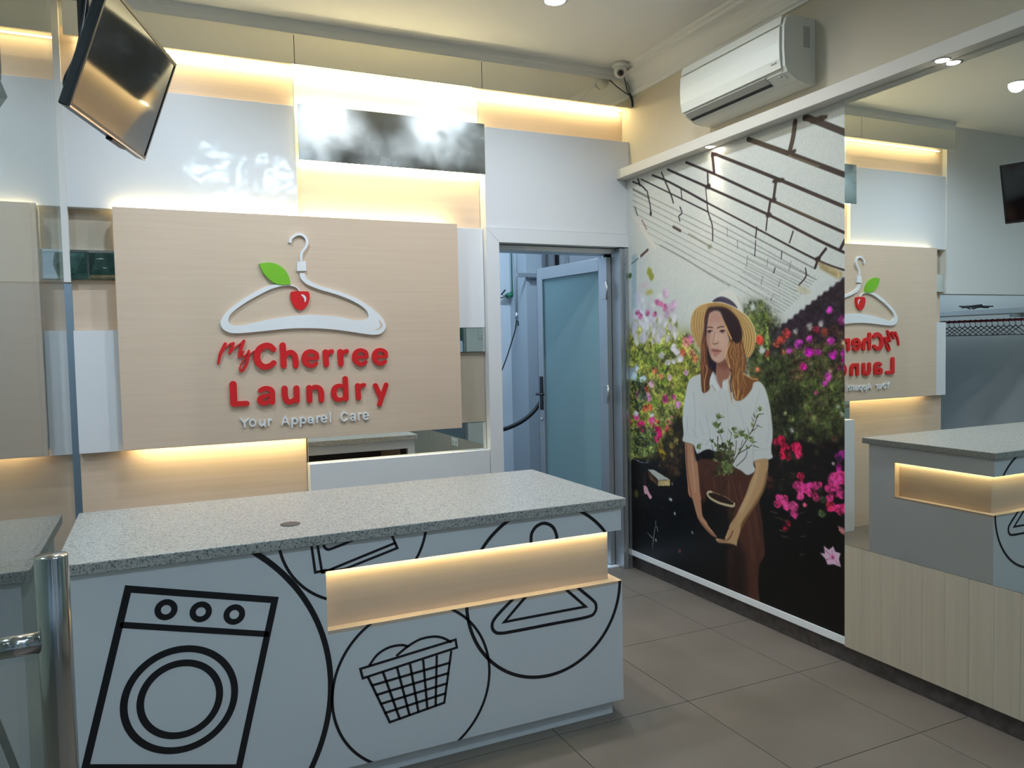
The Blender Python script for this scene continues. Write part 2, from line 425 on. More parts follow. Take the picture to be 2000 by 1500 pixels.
# rear room behind the doorway and laundry room behind the opening
struct(boxes('wall_rear_room', [(-1.7, 1.30, 2.3, 2.4, 0, CEIL), (1.20, 1.30, 0.22, 2.3, 0, CEIL), (0.12, 1.20, 0.10, 0.22, 0, CEIL), (-1.8, -1.7, 0.22, 2.4, 0, CEIL)], 'room_white'))
struct(boxes('wall_laundry_room', [(-5.0, -1.8, 2.3, 2.4, 0, CEIL), (-3.18, -3.10, 0.22, 2.3, 0, CEIL)], 'laundry_wall'))

# ================================================================== THINGS ON THE LOGO WALL
# ---- sign board with raised logo
sign = thing('logo_sign', 'pale wood sign board with white hanger emblem and raised red lettering', 'sign', (-2.0955, 0.0, 1.007))
box('board', (-2.986, -1.205, -0.02, 0.015, 1.007, 2.195), 'wood', sign, 0.0012)
for a in (-2.984, -1.217): box('light_baffle', (a, a+0.010, 0.015, 0.0795, 1.03, 2.18), 'wood', sign)  # side baffles added to keep the strip light off niche and right column
YF, YB = -0.034, -0.0198
def wallpt(ox, oy, s):
    def f(X, Y):
        p = at(ox+X/s, oy+Y/s, 'y', YF); return np.array([p[0], p[2]])
    f.m = 0.00269/s
    return f
zA, zB, zC, zD = wallpt(415, 655, 11.111), wallpt(580, 655, 10.526), wallpt(440, 725, 11.111), wallpt(590, 725, 11.111)
zE, zF = wallpt(460, 795, 7.143), wallpt(420, 445, 5.7143)
def disc_chain(bm, pts, ws, y0, y1):
    for i, (p, w) in enumerate(zip(pts, ws)):
        global _lift
        _lift += 1; y0 = Y0BASE[0]-_lift*3e-5      # every piece a hair prouder, so no two faces coincide
        extrude_poly(bm, [(p[0]+w/2*math.cos(a*math.pi/8), p[1]+w/2*math.sin(a*math.pi/8)) for a in range(16)], y0, y1)
        if i:
            q, v = pts[i-1], ws[i-1]; d = p-q; L = np.linalg.norm(d)
            if L < 1e-6: continue
            nn = np.array([-d[1], d[0]])/L; _lift += 1; y0 = Y0BASE[0]-_lift*3e-5
            extrude_poly(bm, [q+nn*v/2, p+nn*w/2, p-nn*w/2, q-nn*v/2], y0, y1)
_lift = 0; Y0BASE = [YF]
def letter(z, strokes, m, yf=YF, curve=4):
    global _lift
    _lift = 0; Y0BASE[0] = yf
    bm = bmesh.new()
    for s in strokes:
        pts = [np.array([*z(a[0], a[1]), a[2]*z.m]) for a in s]
        if len(pts) > 2: pts = spline(pts, False, curve)
        disc_chain(bm, [p[:2] for p in pts], [p[2] for p in pts], yf, YB)
    return from_bm('letter', bm, m, sign)
letter(zA, [[(280,185,66),(230,290,72),(165,430,62),(130,610,42)], [(290,275,22),(380,190,32),(455,172,52)], [(455,172,55),(420,270,62),(375,385,52)],
            [(375,385,48),(480,270,22),(600,180,24),(685,120,52)], [(685,120,56),(640,230,66),(592,380,64),(583,470,58)]], 'red_acrylic')
letter(zA, [[(668,352,42),(650,415,44),(680,462,40),(730,420,18),(790,332,40)], [(790,332,42),(778,480,56),(725,650,62),(645,765,48),(600,760,34),(595,700,24),(640,590,20),(720,500,20),(830,400,22),(905,340,22)]], 'red_acrylic')
letter(zA, [[(1325,300,122),(1250,235,126),(1150,225,128),(1030,290,135),(966,430,140),(985,575,140),(1080,668,128),(1190,680,118),(1280,640,114),(1330,598,116)]], 'red_acrylic')
letter(zA, [[(1527,215,130),(1548,660,124)], [(1550,500,90),(1610,405,95),(1705,368,110),(1785,435,122),(1805,560,124),(1810,660,120)]], 'red_acrylic')
def low_e(cx, cy, sx, sy):
    f = lambda a: [((x-285)*sx+cx, (y-480)*sy+cy, w*(sx+sy)/2) for x, y, w in a]
    letter(zB, [f([(215,476,74),(425,470,74)]), f([(420,462,78),(395,375,96),(285,325,84),(188,372,104),(153,470,112),(180,565,108),(280,627,88),(350,612,84),(395,580,80)])], 'red_acrylic')
low_e(285, 480, 1, 1)
letter(zB, [[(590,345,122),(605,600,116)], [(612,425,84),(658,350,84),(715,332,102)]], 'red_acrylic')
letter(zB, [[(893,337,120),(907,592,114)], [(918,418,82),(965,345,82),(1023,328,100)]], 'red_acrylic')
low_e(1312, 453, 0.94, 0.975); low_e(1715, 444, 0.925, 0.96)
letter(zC, [[(170,285,145),(187,695,145)], [(178,714,112),(470,700,112)]], 'red_acrylic')
letter(zC, [[(765,420,100),(840,378,100),(930,375,104),(1010,430,118),(1027,560,112),(1022,675,112)], [(990,528,84),(870,538,84),(768,595,122),(772,662,126),(850,697,100),(930,665,92),(990,600,76)]], 'red_acrylic')
letter(zC, [[(1290,375,128),(1300,560,128),(1350,650,120),(1430,663,108),(1510,600,80)], [(1547,370,128),(1557,640,118)]], 'red_acrylic')
letter(zD, [[(155,358,122),(165,638,122)], [(162,450,76),(222,368,86),(310,342,102),(388,388,118),(420,480,124),(422,624,118)]], 'red_acrylic')
letter(zD, [[(940,162,118),(957,598,118)], [(905,338,66),(815,314,92),(722,362,116),(690,470,122),(722,580,116),(810,620,92),(905,586,66)]], 'red_acrylic')
letter(zD, [[(1212,312,114),(1228,580,116)], [(1238,392,80),(1285,314,80),(1345,302,98)]], 'red_acrylic')
letter(zD, [[(1597,312,112),(1700,548,108)], [(1828,296,104),(1685,720,104)]], 'red_acrylic')
def ring(cx, cy, rx, ry, w): return [(cx+rx*math.cos(a*math.pi/6), cy+ry*math.sin(a*math.pi/6), w) for a in range(13)]
w_ = 20
def tagl(strokes, w=w_): letter(zE, [[(a[0], a[1], a[2] if len(a) > 2 else w) for a in s] for s in strokes], 'white_acrylic', -0.030, 3)
tagl([[(75,165),(127,222)], [(127,222),(130,280)], [(182,162),(127,222)]])
tagl([ring(240, 222, 40, 44, w_)])
tagl([[(340,182),(342,240),(370,262),(398,240)], [(405,180),(412,268)]])
tagl([[(462,175),(467,260)], [(468,205),(482,182),(500,180)]])
tagl([[(650,250),(696,125)], [(696,125),(742,240)], [(668,212),(725,207)]])
tagl([[(788,160),(796,282)], ring(830, 195, 32, 38, w_)])
tagl([[(905,150),(913,272)], ring(947, 187, 32, 38, w_)])
tagl([[(1020,165),(1045,146),(1076,160),(1086,222)], ring(1048, 200, 30, 20, w_)])
tagl([[(1138,130),(1144,216)], [(1146,160),(1160,135),(1180,133)]])
tagl([[(1203,170),(1275,160)], [(1275,160),(1255,126),(1225,120),(1202,150),(1206,190),(1235,210),(1270,196)]])
tagl([[(1322,78),(1329,208)]])
tagl([[(1560,98),(1530,76),(1495,92),(1478,136),(1492,180),(1525,193),(1560,170)]])
tagl([[(1610,116),(1635,98),(1664,112),(1673,186)], ring(1637, 162, 28, 20, w_)])
tagl([[(1720,86),(1726,180)], [(1728,108),(1744,90),(1762,90)]])
tagl([[(1788,130),(1858,120)], [(1858,120),(1840,88),(1812,82),(1788,108),(1791,150),(1820,172),(1855,156)]])
# hanger emblem (open outline tapering into the cherry stalk), traced on the wall plane
emb = None
o_ = [(690,632),(600,645),(470,705),(330,785),(210,870),(120,950),(70,1025),(62,1070),(85,1125),(150,1165),(230,1177),(360,1170),(560,1150),(760,1130),(950,1120),(1150,1122),(1350,1137),(1550,1165),(1700,1187),(1790,1193),(1860,1175),(1900,1125),(1903,1080),(1870,1010),(1790,930),(1690,855),(1580,790),(1440,730),(1300,685),(1180,650),(1080,605),(1020,565),(1000,505)]
i_ = [(945,505),(955,560),(1010,620),(1080,655),(1190,695),(1330,735),(1480,790),(1600,850),(1680,910),(1712,970),(1705,1010),(1660,1032),(1560,1030),(1400,998),(1240,980),(1080,972),(920,978),(760,998),(600,1025),(430,1062),(300,1088),(210,1090),(160,1065),(148,1020),(175,965),(260,890),(380,810),(500,745),(610,690),(700,660),(780,645)]
hg = bmesh.new(); extrude_poly(hg, [zF(*p) for p in spline(o_, False, 4)] + [zF(*p) for p in spline(i_, False, 4)], YF, YB)
emb = from_bm('hanger_emblem', hg, 'white_acrylic', sign)
bm = bmesh.new()
for pl, w in (([(838,165),(850,120),(890,85),(945,70),(1000,95),(1028,150),(1015,210),(975,265),(962,310),(962,372)], 27), ):
    q = spline([zF(*p) for p in pl], False, 6); extrude_poly(bm, outline(q, w*zF.m, False, 'flat'), YF, YB)
from_bm('hook', bm, 'white_acrylic', emb)
bm = bmesh.new(); extrude_poly(bm, [zF(*p) for p in ((918,378),(1013,370),(1020,478),(915,482))], YF, YB); from_bm('collar', bm, 'white_acrylic', emb)
bm = bmesh.new(); q = spline([zF(*p) for p in ((740,645),(830,638),(890,652),(925,675),(942,705))], False, 5); extrude_poly(bm, outline(q, [12*zF.m]*len(q), False, 'flat'), YF+0.001, YB); from_bm('stalk', bm, 'white_acrylic', emb)
bm = bmesh.new(); extrude_poly(bm, [zF(*p) for p in spline([(1825,1022),(1860,1062),(1868,1100),(1835,1130),(1775,1140),(1825,1120),(1845,1085)], True, 4)], YF-0.0006, YF+0.002); from_bm('slot', bm, 'wood', emb)
bm = bmesh.new(); extrude_poly(bm, [zF(*p) for p in spline([(492,400),(600,387),(700,410),(780,470),(825,550),(840,630)], False, 5)+spline([(770,637),(690,627),(600,570),(530,490)], False, 5)], YF-0.003, YB); from_bm('leaf', bm, 'green_acrylic', sign)['label'] = 'lime green leaf'
bm = bmesh.new(); extrude_poly(bm, [zF(*p) for p in spline([(860,712),(950,708),(1035,712),(1055,745),(1052,810),(1020,880),(955,920),(890,885),(850,810),(842,750)], True, 5)], YF, YB)
ch = from_bm('cherry', bm, 'red_acrylic', sign); ch['label'] = 'red cherry'
bm = bmesh.new(); extrude_poly(bm, [zF(*p) for p in spline([(960,745),(995,750),(1018,785),(1010,825),(998,822),(995,790)], True, 4)], YF-0.0008, YF+0.002); from_bm('highlight', bm, 'white_acrylic', ch)
settle(sign)

# ---- mirrors set into the logo wall
tag(box('mirror_panel', (-2.091, -1.017, -0.014, -0.006, 2.494, 2.787), 'tinted_mirror', None, 0.0008), 'long dark tinted mirror strip between two lit bands under the ceiling', 'mirror')
tag(box('mirror_panel', (-3.178, -2.988, 0.06, 0.094, 1.851, 1.992), 'mirror'), 'small mirror square in the niche left of the sign board', 'mirror')
tag(box('mirror_panel', (-1.2045, -1.026, 0.03, 0.0985, 1.452, 1.593), 'mirror'), 'small mirror between white and wood panel right of the sign board', 'mirror')
tag(box('mirror_panel', (-2.085, -1.026, 0.045, 0.0985, 0.864, 1.026), 'mirror'), 'low mirror band under the sign board above the white panel', 'mirror')

# ================================================================== RECEPTION COUNTER
ct = thing('reception_counter', 'white reception counter with grey granite top and black laundry line drawings', 'counter', (-2.13, -1.28, 0))
CF, CR, CLx, CBk = -1.675, -1.18, -3.09, -0.90
RZ0, RZ1, RXL, RD = 0.542, 0.744, -2.34, 0.04
RYE = float(at(1746, 930, 'x', 1.112)[1])
boxes('body', [(CLx, CR, CF, CF+0.06, 0.06, RZ0-0.012), (CLx, CR, CF, CF+0.06, RZ1, 0.838), (CLx, RXL, CF, CF+0.06, RZ0-0.012, RZ1),
               (CR-0.05, CR, CF+0.06, CBk, 0.06, RZ0-0.012), (CR-0.05, CR, CF+0.06, CBk, RZ1, 0.838), (CR-0.05, CR, RYE, CBk, RZ0-0.012, RZ1),
               (CLx, CLx+0.05, CF+0.06, CBk, 0.06, 0.838), (CLx+0.05, CR-0.05, CBk-0.02, CBk, 0.775, 0.838), (CLx+0.05, CR-0.05, CBk-0.02, CBk, 0.06, 0.45),
               (CLx+0.05, CR-0.05, CF+0.06, CBk-0.02, 0.44, 0.45)], 'white_satin', ct)
boxes('recess_back', [(RXL, CR-RD, CF+RD, CF+RD+0.018, RZ0, RZ1), (CR-RD-0.018, CR-RD, CF+RD+0.018, RYE, RZ0, RZ1)], 'wood', ct)
boxes('recess_shelf', [(RXL, CR, CF, CF+RD+0.018, RZ0-0.012, RZ0), (CR-RD-0.018, CR, CF+RD+0.018, RYE, RZ0-0.012, RZ0)], 'wood', ct)
boxes('recess_end', [(CR-RD, CR-0.001, RYE-0.004, RYE, RZ0, RZ1)], 'wood', ct)
boxes('plinth', [(CLx+0.03, CR-0.035, CF+0.027, CBk-0.03, 0.0, 0.06)], 'white_satin', ct)
boxes('inner_lining', [(CLx+0.05, CR-0.05, CF+0.0605, CF+0.066, 0.45, 0.838), (CLx+0.0505, CLx+0.056, CF+0.066, CBk-0.03, 0.45, 0.838), (CR-0.056, CR-0.0505, CF+0.066, CBk-0.03, 0.45, 0.838)], 'dark_laminate', ct)
boxes('led_strip', [(RXL+0.005, CR-0.024, CF+0.024, CF+0.032, RZ1-0.003, RZ1-0.0003), (CR-0.032, CR-0.024, CF+0.034, RYE-0.006, RZ1-0.003, RZ1-0.0003)], 'led_counter', ct)
box('granite_top', (-3.117, -1.165, -1.690, -0.86, 0.838, 0.873), 'granite', ct, 0.003)
lathe('cable_grommet', [(0.034, 0.8732), (0.034, 0.8752), (0.030, 0.8762), (0.0, 0.8762)], (*at(567, 1024, 'z', 0.8732)[:2], 0), 'grommet', ct)
# line drawings of black vinyl on the counter front
VF, VB = CF-0.0009, CF-0.0001
def trim_vinyl(bm):
    def cut(co, no, clear):
        bmesh.ops.bisect_plane(bm, geom=bm.verts[:]+bm.edges[:]+bm.faces[:], plane_co=co, plane_no=no, clear_outer=clear)
    cut((0, 0, 0.8375), (0, 0, 1), True); cut((0, 0, 0.0602), (0, 0, -1), True); cut((CR-0.0003, 0, 0), (1, 0, 0), True); cut((CLx+0.0003, 0, 0), (-1, 0, 0), True)
    cut((0, 0, RZ0-0.001), (0, 0, 1), False); cut((0, 0, RZ1), (0, 0, 1), False); cut((RXL, 0, 0), (1, 0, 0), False)
    dead = []
    for f in bm.faces:
        c = f.calc_center_median()
        if RZ0-0.001 < c.z < RZ1 and c.x > RXL: dead.append(f)
    bmesh.ops.delete(bm, geom=dead, context='FACES')
def circ(c, r, n=96): return [(c[0]+r*math.cos(2*math.pi*k/n), c[1]+r*math.sin(2*math.pi*k/n)) for k in range(n)]
def cpt(ox, oy, s):
    def f(X, Y):
        p = at(ox+X/s, oy+Y/s, 'y', CF); return np.array([p[0], p[2]])
    return f
c3, c4 = cpt(100, 1000, 3.0), cpt(600, 950, 2.7277)
def vinyl(name, strokes, label):
    bm = bmesh.new()
    for pts, w, closed in strokes: stroke_into(bm, pts, w, VF, VB, closed)
    trim_vinyl(bm)
    if name != 'drawn_circle':
        o = from_bm(name, bm, 'black_vinyl', ct); o['label'] = label; return o
    todo = set(bm.faces)                                # a circle cut by the lit recess is several arcs
    while todo:
        isl, st = set(), [todo.pop()]
        while st:
            f = st.pop(); isl.add(f); todo.discard(f)
            for e in f.edges:
                for q in e.link_faces:
                    if q in todo: todo.discard(q); st.append(q)
        b2 = bmesh.new(); vm = {}
        for f in isl: b2.faces.new([vm.setdefault(v, None) or vm.__setitem__(v, b2.verts.new(v.co)) or vm[v] for v in f.verts])
        o = from_bm(name, b2, 'black_vinyl', ct); o['label'] = label
    bm.free()
vinyl('drawn_circle', [(circ((-2.924, 0.374), 0.588, 160), 0.0185, True)], 'thick black circle line around the washing machine drawing')
vinyl('drawn_circle', [(circ((-2.237, 0.882), 0.252), 0.0095, True)], 'thin black circle line around the folded laundry drawing')
vinyl('drawn_circle', [(circ((-2.046, 0.297), 0.287, 120), 0.0095, True)], 'thin black circle line around the basket drawing')
vinyl('drawn_circle', [(circ((-1.516, 0.55), 0.326, 120), 0.0125, True)], 'black circle line around the hanger drawing')
_wm = [(-2.928, 0.776), (-2.506, 0.675), (-2.636, 0.150), (-3.063, 0.259)]
vinyl('drawn_washing_machine', [(_wm, 0.021, True), ([(-2.946, 0.669), (-2.537, 0.568)], 0.019, False),
      (circ((-2.827, 0.696), 0.0235, 40), 0.018, True), (circ((-2.729, 0.673), 0.0235, 40), 0.018, True), (circ((-2.631, 0.648), 0.0235, 40), 0.018, True),
      (circ((-2.797, 0.408), 0.158, 80), 0.021, True), (circ((-2.797, 0.409), 0.113, 80), 0.021, True)], 'black line drawing of a front loading washing machine')
vinyl('drawn_hanger', [(spline([c4(*p) for p in ((1150,540),(1095,600),(1010,690),(985,735),(995,770),(1030,782),(1120,768),(1300,733),(1490,696),(1532,670),(1538,630),(1515,600),(1440,538),(1400,505))], False, 5), 0.0118, False),
      ([c4(*p) for p in ((1205,535),(1160,592),(1050,722),(1483,640),(1378,548),(1340,515))], 0.0118, False),
      (spline([c4(*p) for p in ((1192,330),(1192,290),(1196,250),(1222,212),(1265,196),(1308,216),(1328,260),(1328,290))], False, 5), 0.0125, False)], 'black line drawing of a clothes hanger')
vinyl('drawn_laundry', [([c4(*p) for p in ((12,250),(22,310),(43,458),(100,446))], 0.0085, False), ([c4(*p) for p in ((42,250),(54,310),(79,456),(135,440))], 0.0085, False),
      ([c4(*p) for p in ((79,458),(200,440),(480,328),(440,235))], 0.0085, False), ([c4(*p) for p in ((130,440),(300,370),(466,302))], 0.0085, False),
      (spline([c4(*p) for p in ((92,290),(88,315),(105,335),(135,330),(240,288),(300,262))], False, 4), 0.0085, False)], 'black line drawing of folded laundry cut by the granite top')
_bk = [([c4(*p) for p in ((283,972),(790,816),(797,858),(296,1022))], 0.0085, True),
       (spline([c4(*p) for p in ((332,952),(375,895),(435,858),(500,845),(535,852))], False, 5), 0.0085, False),
       (spline([c4(*p) for p in ((478,900),(535,853),(600,815),(670,800),(720,806),(765,828))], False, 5), 0.0085, False),
       ([c4(*p) for p in ((325,1018),(440,1256),(730,1152),(767,880))], 0.0085, False)]
for a, b in (((405,992),(492,1237)), ((480,970),(545,1218)), ((548,948),(592,1200)), ((618,928),(640,1184)), ((690,905),(684,1168))): _bk.append(([c4(*a), c4(*b)], 0.0085, False))
for a, b in (((346,1060),(757,940)), ((371,1110),(750,995)), ((394,1158),(742,1050)), ((417,1206),(735,1103))): _bk.append(([c4(*a), c4(*b)], 0.0085, False))
vinyl('drawn_basket', _bk, 'black line drawing of a full laundry basket')
settle(ct)

# ================================================================== RIGHT WALL THINGS
tag(box('wall_mirror', (-0.034, -0.001, -5.99, MY-0.0006, 0.5535, 2.530), 'mirror'), 'large frameless mirror on the right wall beside the mural', 'mirror')

# ---- air conditioner: extruded profile with panel, louvre and end caps
ac = thing('air_conditioner', 'white split air conditioner hung on the wall above the mural', 'air conditioner', (0, -1.16, 2.67))
A0, A1 = -1.545, -0.80
prof = [(-0.001, 2.955), (-0.150, 2.955), (-0.178, 2.940), (-0.190, 2.90), (-0.192, 2.80), (-0.186, 2.725), (-0.172, 2.700), (-0.115, 2.668), (-0.06, 2.658), (-0.001, 2.658)]
bm = bmesh.new(); a = [bm.verts.new((x, A0, z)) for x, z in prof]; b = [bm.verts.new((x, A1, z)) for x, z in prof]
for i in range(len(prof)): bm.faces.new((a[i], a[(i+1) % len(prof)], b[(i+1) % len(prof)], b[i]))
bm.faces.new(a[::-1]); bm.faces.new(b); from_bm('housing', bm, 'ac_plastic', ac)
fp = [(-0.1915, 2.905), (-0.200, 2.90), (-0.204, 2.83), (-0.202, 2.76), (-0.193, 2.716), (-0.186, 2.716), (-0.191, 2.80)]
def prism_y(name, pr, y0, y1, m, par):
    bm = bmesh.new(); a = [bm.verts.new((x, y0, z)) for x, z in pr]; b = [bm.verts.new((x, y1, z)) for x, z in pr]; n = len(pr)
    for i in range(n): bm.faces.new((a[i], a[(i+1) % n], b[(i+1) % n], b[i]))
    bm.faces.new(a[::-1]); bm.faces.new(b); return from_bm(name, bm, m, par)
fpo = prism_y('cover_panel', fp, A0+0.018, A1-0.001, 'ac_plastic', ac)
prism_y('grille', [(-0.181, 2.9535), (-0.186, 2.952), (-0.1955, 2.912), (-0.1905, 2.910)], A0+0.018, A1-0.001, 'ac_plastic', ac)
prism_y('louvre', [(-0.184, 2.708), (-0.186, 2.704), (-0.150, 2.684), (-0.146, 2.689)], A0+0.13, A1-0.02, 'ac_grey', ac)
prism_y('air_slot', [(-0.148, 2.6835), (-0.150, 2.6815), (-0.136, 2.674), (-0.134, 2.676)], A0+0.13, A1-0.02, 'dark_slot', ac)
prism_y('control_plate', [(-0.180, 2.7035), (-0.1815, 2.700), (-0.140, 2.678), (-0.138, 2.682)], A0+0.03, A0+0.115, 'ac_plastic', ac)
lathe('button', [(0.0, -0.003), (0.008, -0.003), (0.008, 0.003), (0.0, 0.003)], (-0.163, A0+0.05, 2.690), 'ac_grey', ac, 'z', 16)
box('rating_sticker', (-0.075, -0.035, A0-0.0008, A0-0.0001, 2.82, 2.915), 'ac_grey', ac)
box('brand_mark', (-0.2045, -0.2035, A0+0.04, A0+0.075, 2.745, 2.752), 'ac_grey', fpo)
settle(ac)

# ---- ledge spotlights over mural and mirror
def ledge_spot(y, label):
    t = thing('ledge_spotlight', label, 'spotlight', (-0.066, y, 2.531))
    lathe('ring', [(0.024, 2.5285), (0.033, 2.5285), (0.033, 2.5308), (0.024, 2.5308)], (-0.066, y, 0), 'steel', t, loop=True)
    lathe('lens', [(0.0, 2.5282), (0.023, 2.5282), (0.023, 2.5300), (0.0, 2.5300)], (-0.066, y, 0), 'spot_lens', t)
    settle(t)
    lamp('spot_light', 'SPOT', (0, 0, -0.006), 7.0, SPOT_COL, t, spot_size=math.radians(58), spot_blend=0.8, shadow_soft_size=0.02)
ledge_spot(-0.876, 'small round spotlight in the ledge above the mural')
ledge_spot(-2.226, 'small round spotlight in the ledge above the mirror')

# ---- wall socket low on the boards (shows in the low mirror)
ws = thing('wall_socket', 'white double wall socket on the boards below the mirror', 'socket', (-0.034, -3.15, 0.50))
for dy in (-0.045, 0.045):
    s = box('socket_plate', (-0.042, -0.0342, -3.15+dy-0.04, -3.15+dy+0.04, 0.46, 0.54), 'white_plastic', ws, 0.002)
    lathe('socket_well', [(0.0, -0.0425), (0.018, -0.0425), (0.018, -0.0421), (0.0, -0.0421)], (0, -3.15+dy, 0.50), 'ac_grey', s, 'x', 16)
settle(ws)
npb = thing('number_plate', 'white wall plate with a grey numeral 5 on the front pier', 'sign', (-1.55, -6.0, 1.58))
box('plate', (-1.61, -1.49, -5.999, -5.99, 1.585, 1.705), 'white_plastic', npb, 0.002)
bm = bmesh.new()
stroke_into(bm, [(-1.53, 1.69), (-1.575, 1.69), (-1.575, 1.652), (-1.54, 1.652), (-1.53, 1.64), (-1.53, 1.615), (-1.545, 1.604), (-1.575, 1.604)], 0.010, -5.9895, -5.988)
stroke_into(bm, [(-1.515, 1.604), (-1.513, 1.604)], 0.010, -5.9895, -5.988)
from_bm('numeral', bm, 'ac_grey', npb); settle(npb)

# ================================================================== CEILING THINGS
def downlight(x, y, label, w=DOWN_W, col=DOWN_COL, k=1.0):
    t = thing('ceiling_downlight', label, 'downlight', (x, y, CEIL))
    lathe('ring', [(0.052*k, CEIL-0.006), (0.052*k+0.014, CEIL-0.004), (0.052*k+0.014, CEIL-0.0003), (0.052*k, CEIL-0.0003)], (x, y, 0), 'white_plastic', t, loop=True)
    lathe('lens', [(0.0, CEIL-0.0055), (0.050*k, CEIL-0.0055), (0.050*k, CEIL-0.002), (0.0, CEIL-0.002)], (x, y, 0), 'down_lens' if k == 1 else 'panel_lens', t)
    settle(t)
    lamp('down_light', 'SPOT', (0, 0, -0.012), w, col, t, spot_size=math.radians(165), spot_blend=0.8, shadow_soft_size=0.05)
downlight(-0.945, -0.776, 'round ceiling downlight at the top edge of the picture', DOWN_W*0.6)
downlight(-2.65, -0.85, 'round ceiling downlight showing in the right mirror near the hanging screen', DOWN_W*1.25)
downlight(-1.68, -1.30, 'round ceiling downlight whose glare shows above the dark mirror strip, left of two', DOWN_W*1.2, (0.88, 0.93, 1.0))
downlight(-0.89, -1.30, 'round ceiling downlight whose glare shows above the dark mirror strip, right of two', DOWN_W*0.65, (0.88, 0.93, 1.0))
downlight(-2.25, -3.7, 'round ceiling downlight near the viewer, glaring in the white gloss panel on the left', FRONT_W, FRONT_COL, 3.0)
downlight(-1.65, -3.7, 'round ceiling downlight near the viewer on the mirror side', FRONT_W, FRONT_COL, 3.0)
downlight(-2.2, -5.1, 'round ceiling downlight behind the viewer by the wide shop window', FRONT_W, FRONT_COL)
downlight(-0.9, -5.1, 'round ceiling downlight behind the viewer by the narrow shop window', FRONT_W, FRONT_COL)

downlight(-4.1, -1.9, 'unseen round ceiling downlight added to brighten the bay beyond the glass partition', DOWN_W*2.2)  # unseen lamp, added to brighten the white wall beyond the glass
cm = thing('security_camera', 'white dome security camera on the ceiling above the fascia corner', 'camera', (-0.16, -0.155, CEIL))
lathe('base', [(0.0, 3.199), (0.050, 3.199), (0.052, 3.185), (0.046, 3.176), (0.0, 3.176)], (-0.16, -0.155, 0), 'white_plastic', cm)
_n = Vector((-0.45, -0.75, -0.5)).normalized(); _c = Vector((-0.16, -0.155, 3.152))
bm = bmesh.new(); bmesh.ops.create_uvsphere(bm, u_segments=24, v_segments=14, radius=0.040, matrix=Matrix.Translation(_c)); eb = from_bm('eyeball', bm, 'white_plastic', cm, True)
tube('lens_barrel', [_c+_n*0.02, _c+_n*0.043], 0.024, 'ac_grey', cm, 20); tube('lens', [_c+_n*0.0425, _c+_n*0.0445], 0.018, 'lens', cm, 20)
settle(cm)
tag(tube('camera_cable', spline([(-0.13, -0.135, 3.178), (-0.09, -0.10, 3.12), (-0.045, -0.062, 3.07), (-0.02, -0.056, 3.055), (-0.006, -0.054, 3.02), (-0.004, -0.053, 2.985)], False, 6), 0.0035, 'black_rubber', None, 8), 'thin dark cable running from the security camera to the fascia end', 'cable')

# ---- hanging television
yaw, pit = -0.296, 0.345; TW, TH = 0.727, 0.422
n_v = Vector((math.cos(pit)*math.cos(yaw), math.cos(pit)*math.sin(yaw), -math.sin(pit))); r_v = Vector((-math.sin(yaw), math.cos(yaw), 0)); u_v = n_v.cross(r_v)
tv = thing('television', 'flat black television tilted down on a ceiling pole', 'television', (-2.87, -1.033, 2.479))
tv.rotation_mode = 'XYZ'
mm = Matrix.Identity(3)
for i in range(3): mm[i][0] = r_v[i]; mm[i][1] = -n_v[i]; mm[i][2] = u_v[i]
tv.rotation_euler = mm.to_euler('XYZ')
w2, h2 = TW/2, TH/2
box('housing', (-w2, w2, 0.006, 0.038, -h2, h2), 'black_metal', tv, 0.004)
box('back_cover', (-w2*0.7, w2*0.7, 0.038, 0.062, -h2*0.75, h2*0.45), 'black_metal', tv, 0.01)
boxes('bezel', [(-w2, w2, 0.0, 0.008, h2-0.012, h2), (-w2, w2, 0.0, 0.008, -h2, -h2+0.017), (-w2, -w2+0.011, 0.0, 0.008, -h2+0.017, h2-0.012), (w2-0.011, w2, 0.0, 0.008, -h2+0.017, h2-0.012)], 'black_metal', tv)
box('screen', (-w2+0.011, w2-0.011, 0.003, 0.0062, -h2+0.017, h2-0.012), 'screen', tv)
box('edge_strip', (-w2, w2, -0.0012, 0.0, -h2, -h2+0.006), 'steel', tv)
box('sensor_bump', (0.02, 0.16, 0.004, 0.030, -h2-0.010, -h2+0.002), 'black_metal', tv, 0.003)
box('mount_plate', (-0.11, 0.11, 0.062, 0.072, -0.11, 0.11), 'black_metal', tv, 0.002)
Rl = mm.transposed(); toL = lambda p: Rl @ (Vector(p)-tv.location)
pb = Vector((-3.006, -1.08, 2.50))
tube('mount_arm', [toL(tv.location - n_v*0.07), toL(pb)], 0.022, 'black_metal', tv, 12)
tube('pole', [toL(pb+Vector((0, 0, -0.05))), toL((pb.x, pb.y, CEIL-0.002))], 0.021, 'black_metal', tv, 16)
tube('ceiling_flange', [toL((pb.x, pb.y, CEIL-0.02)), toL((pb.x, pb.y, CEIL-0.001))], 0.06, 'black_metal', tv, 20)
tube('cable', [toL(p) for p in spline([(pb.x+0.015, pb.y-0.03, 3.0), (pb.x+0.01, pb.y-0.06, 2.72), (-3.025, -1.24, 2.50), (-3.055, -1.33, 2.38), (-3.055, -1.34, 2.345), (-3.035, -1.30, 2.34)], False, 8)], 0.004, 'black_rubber', tv, 8)

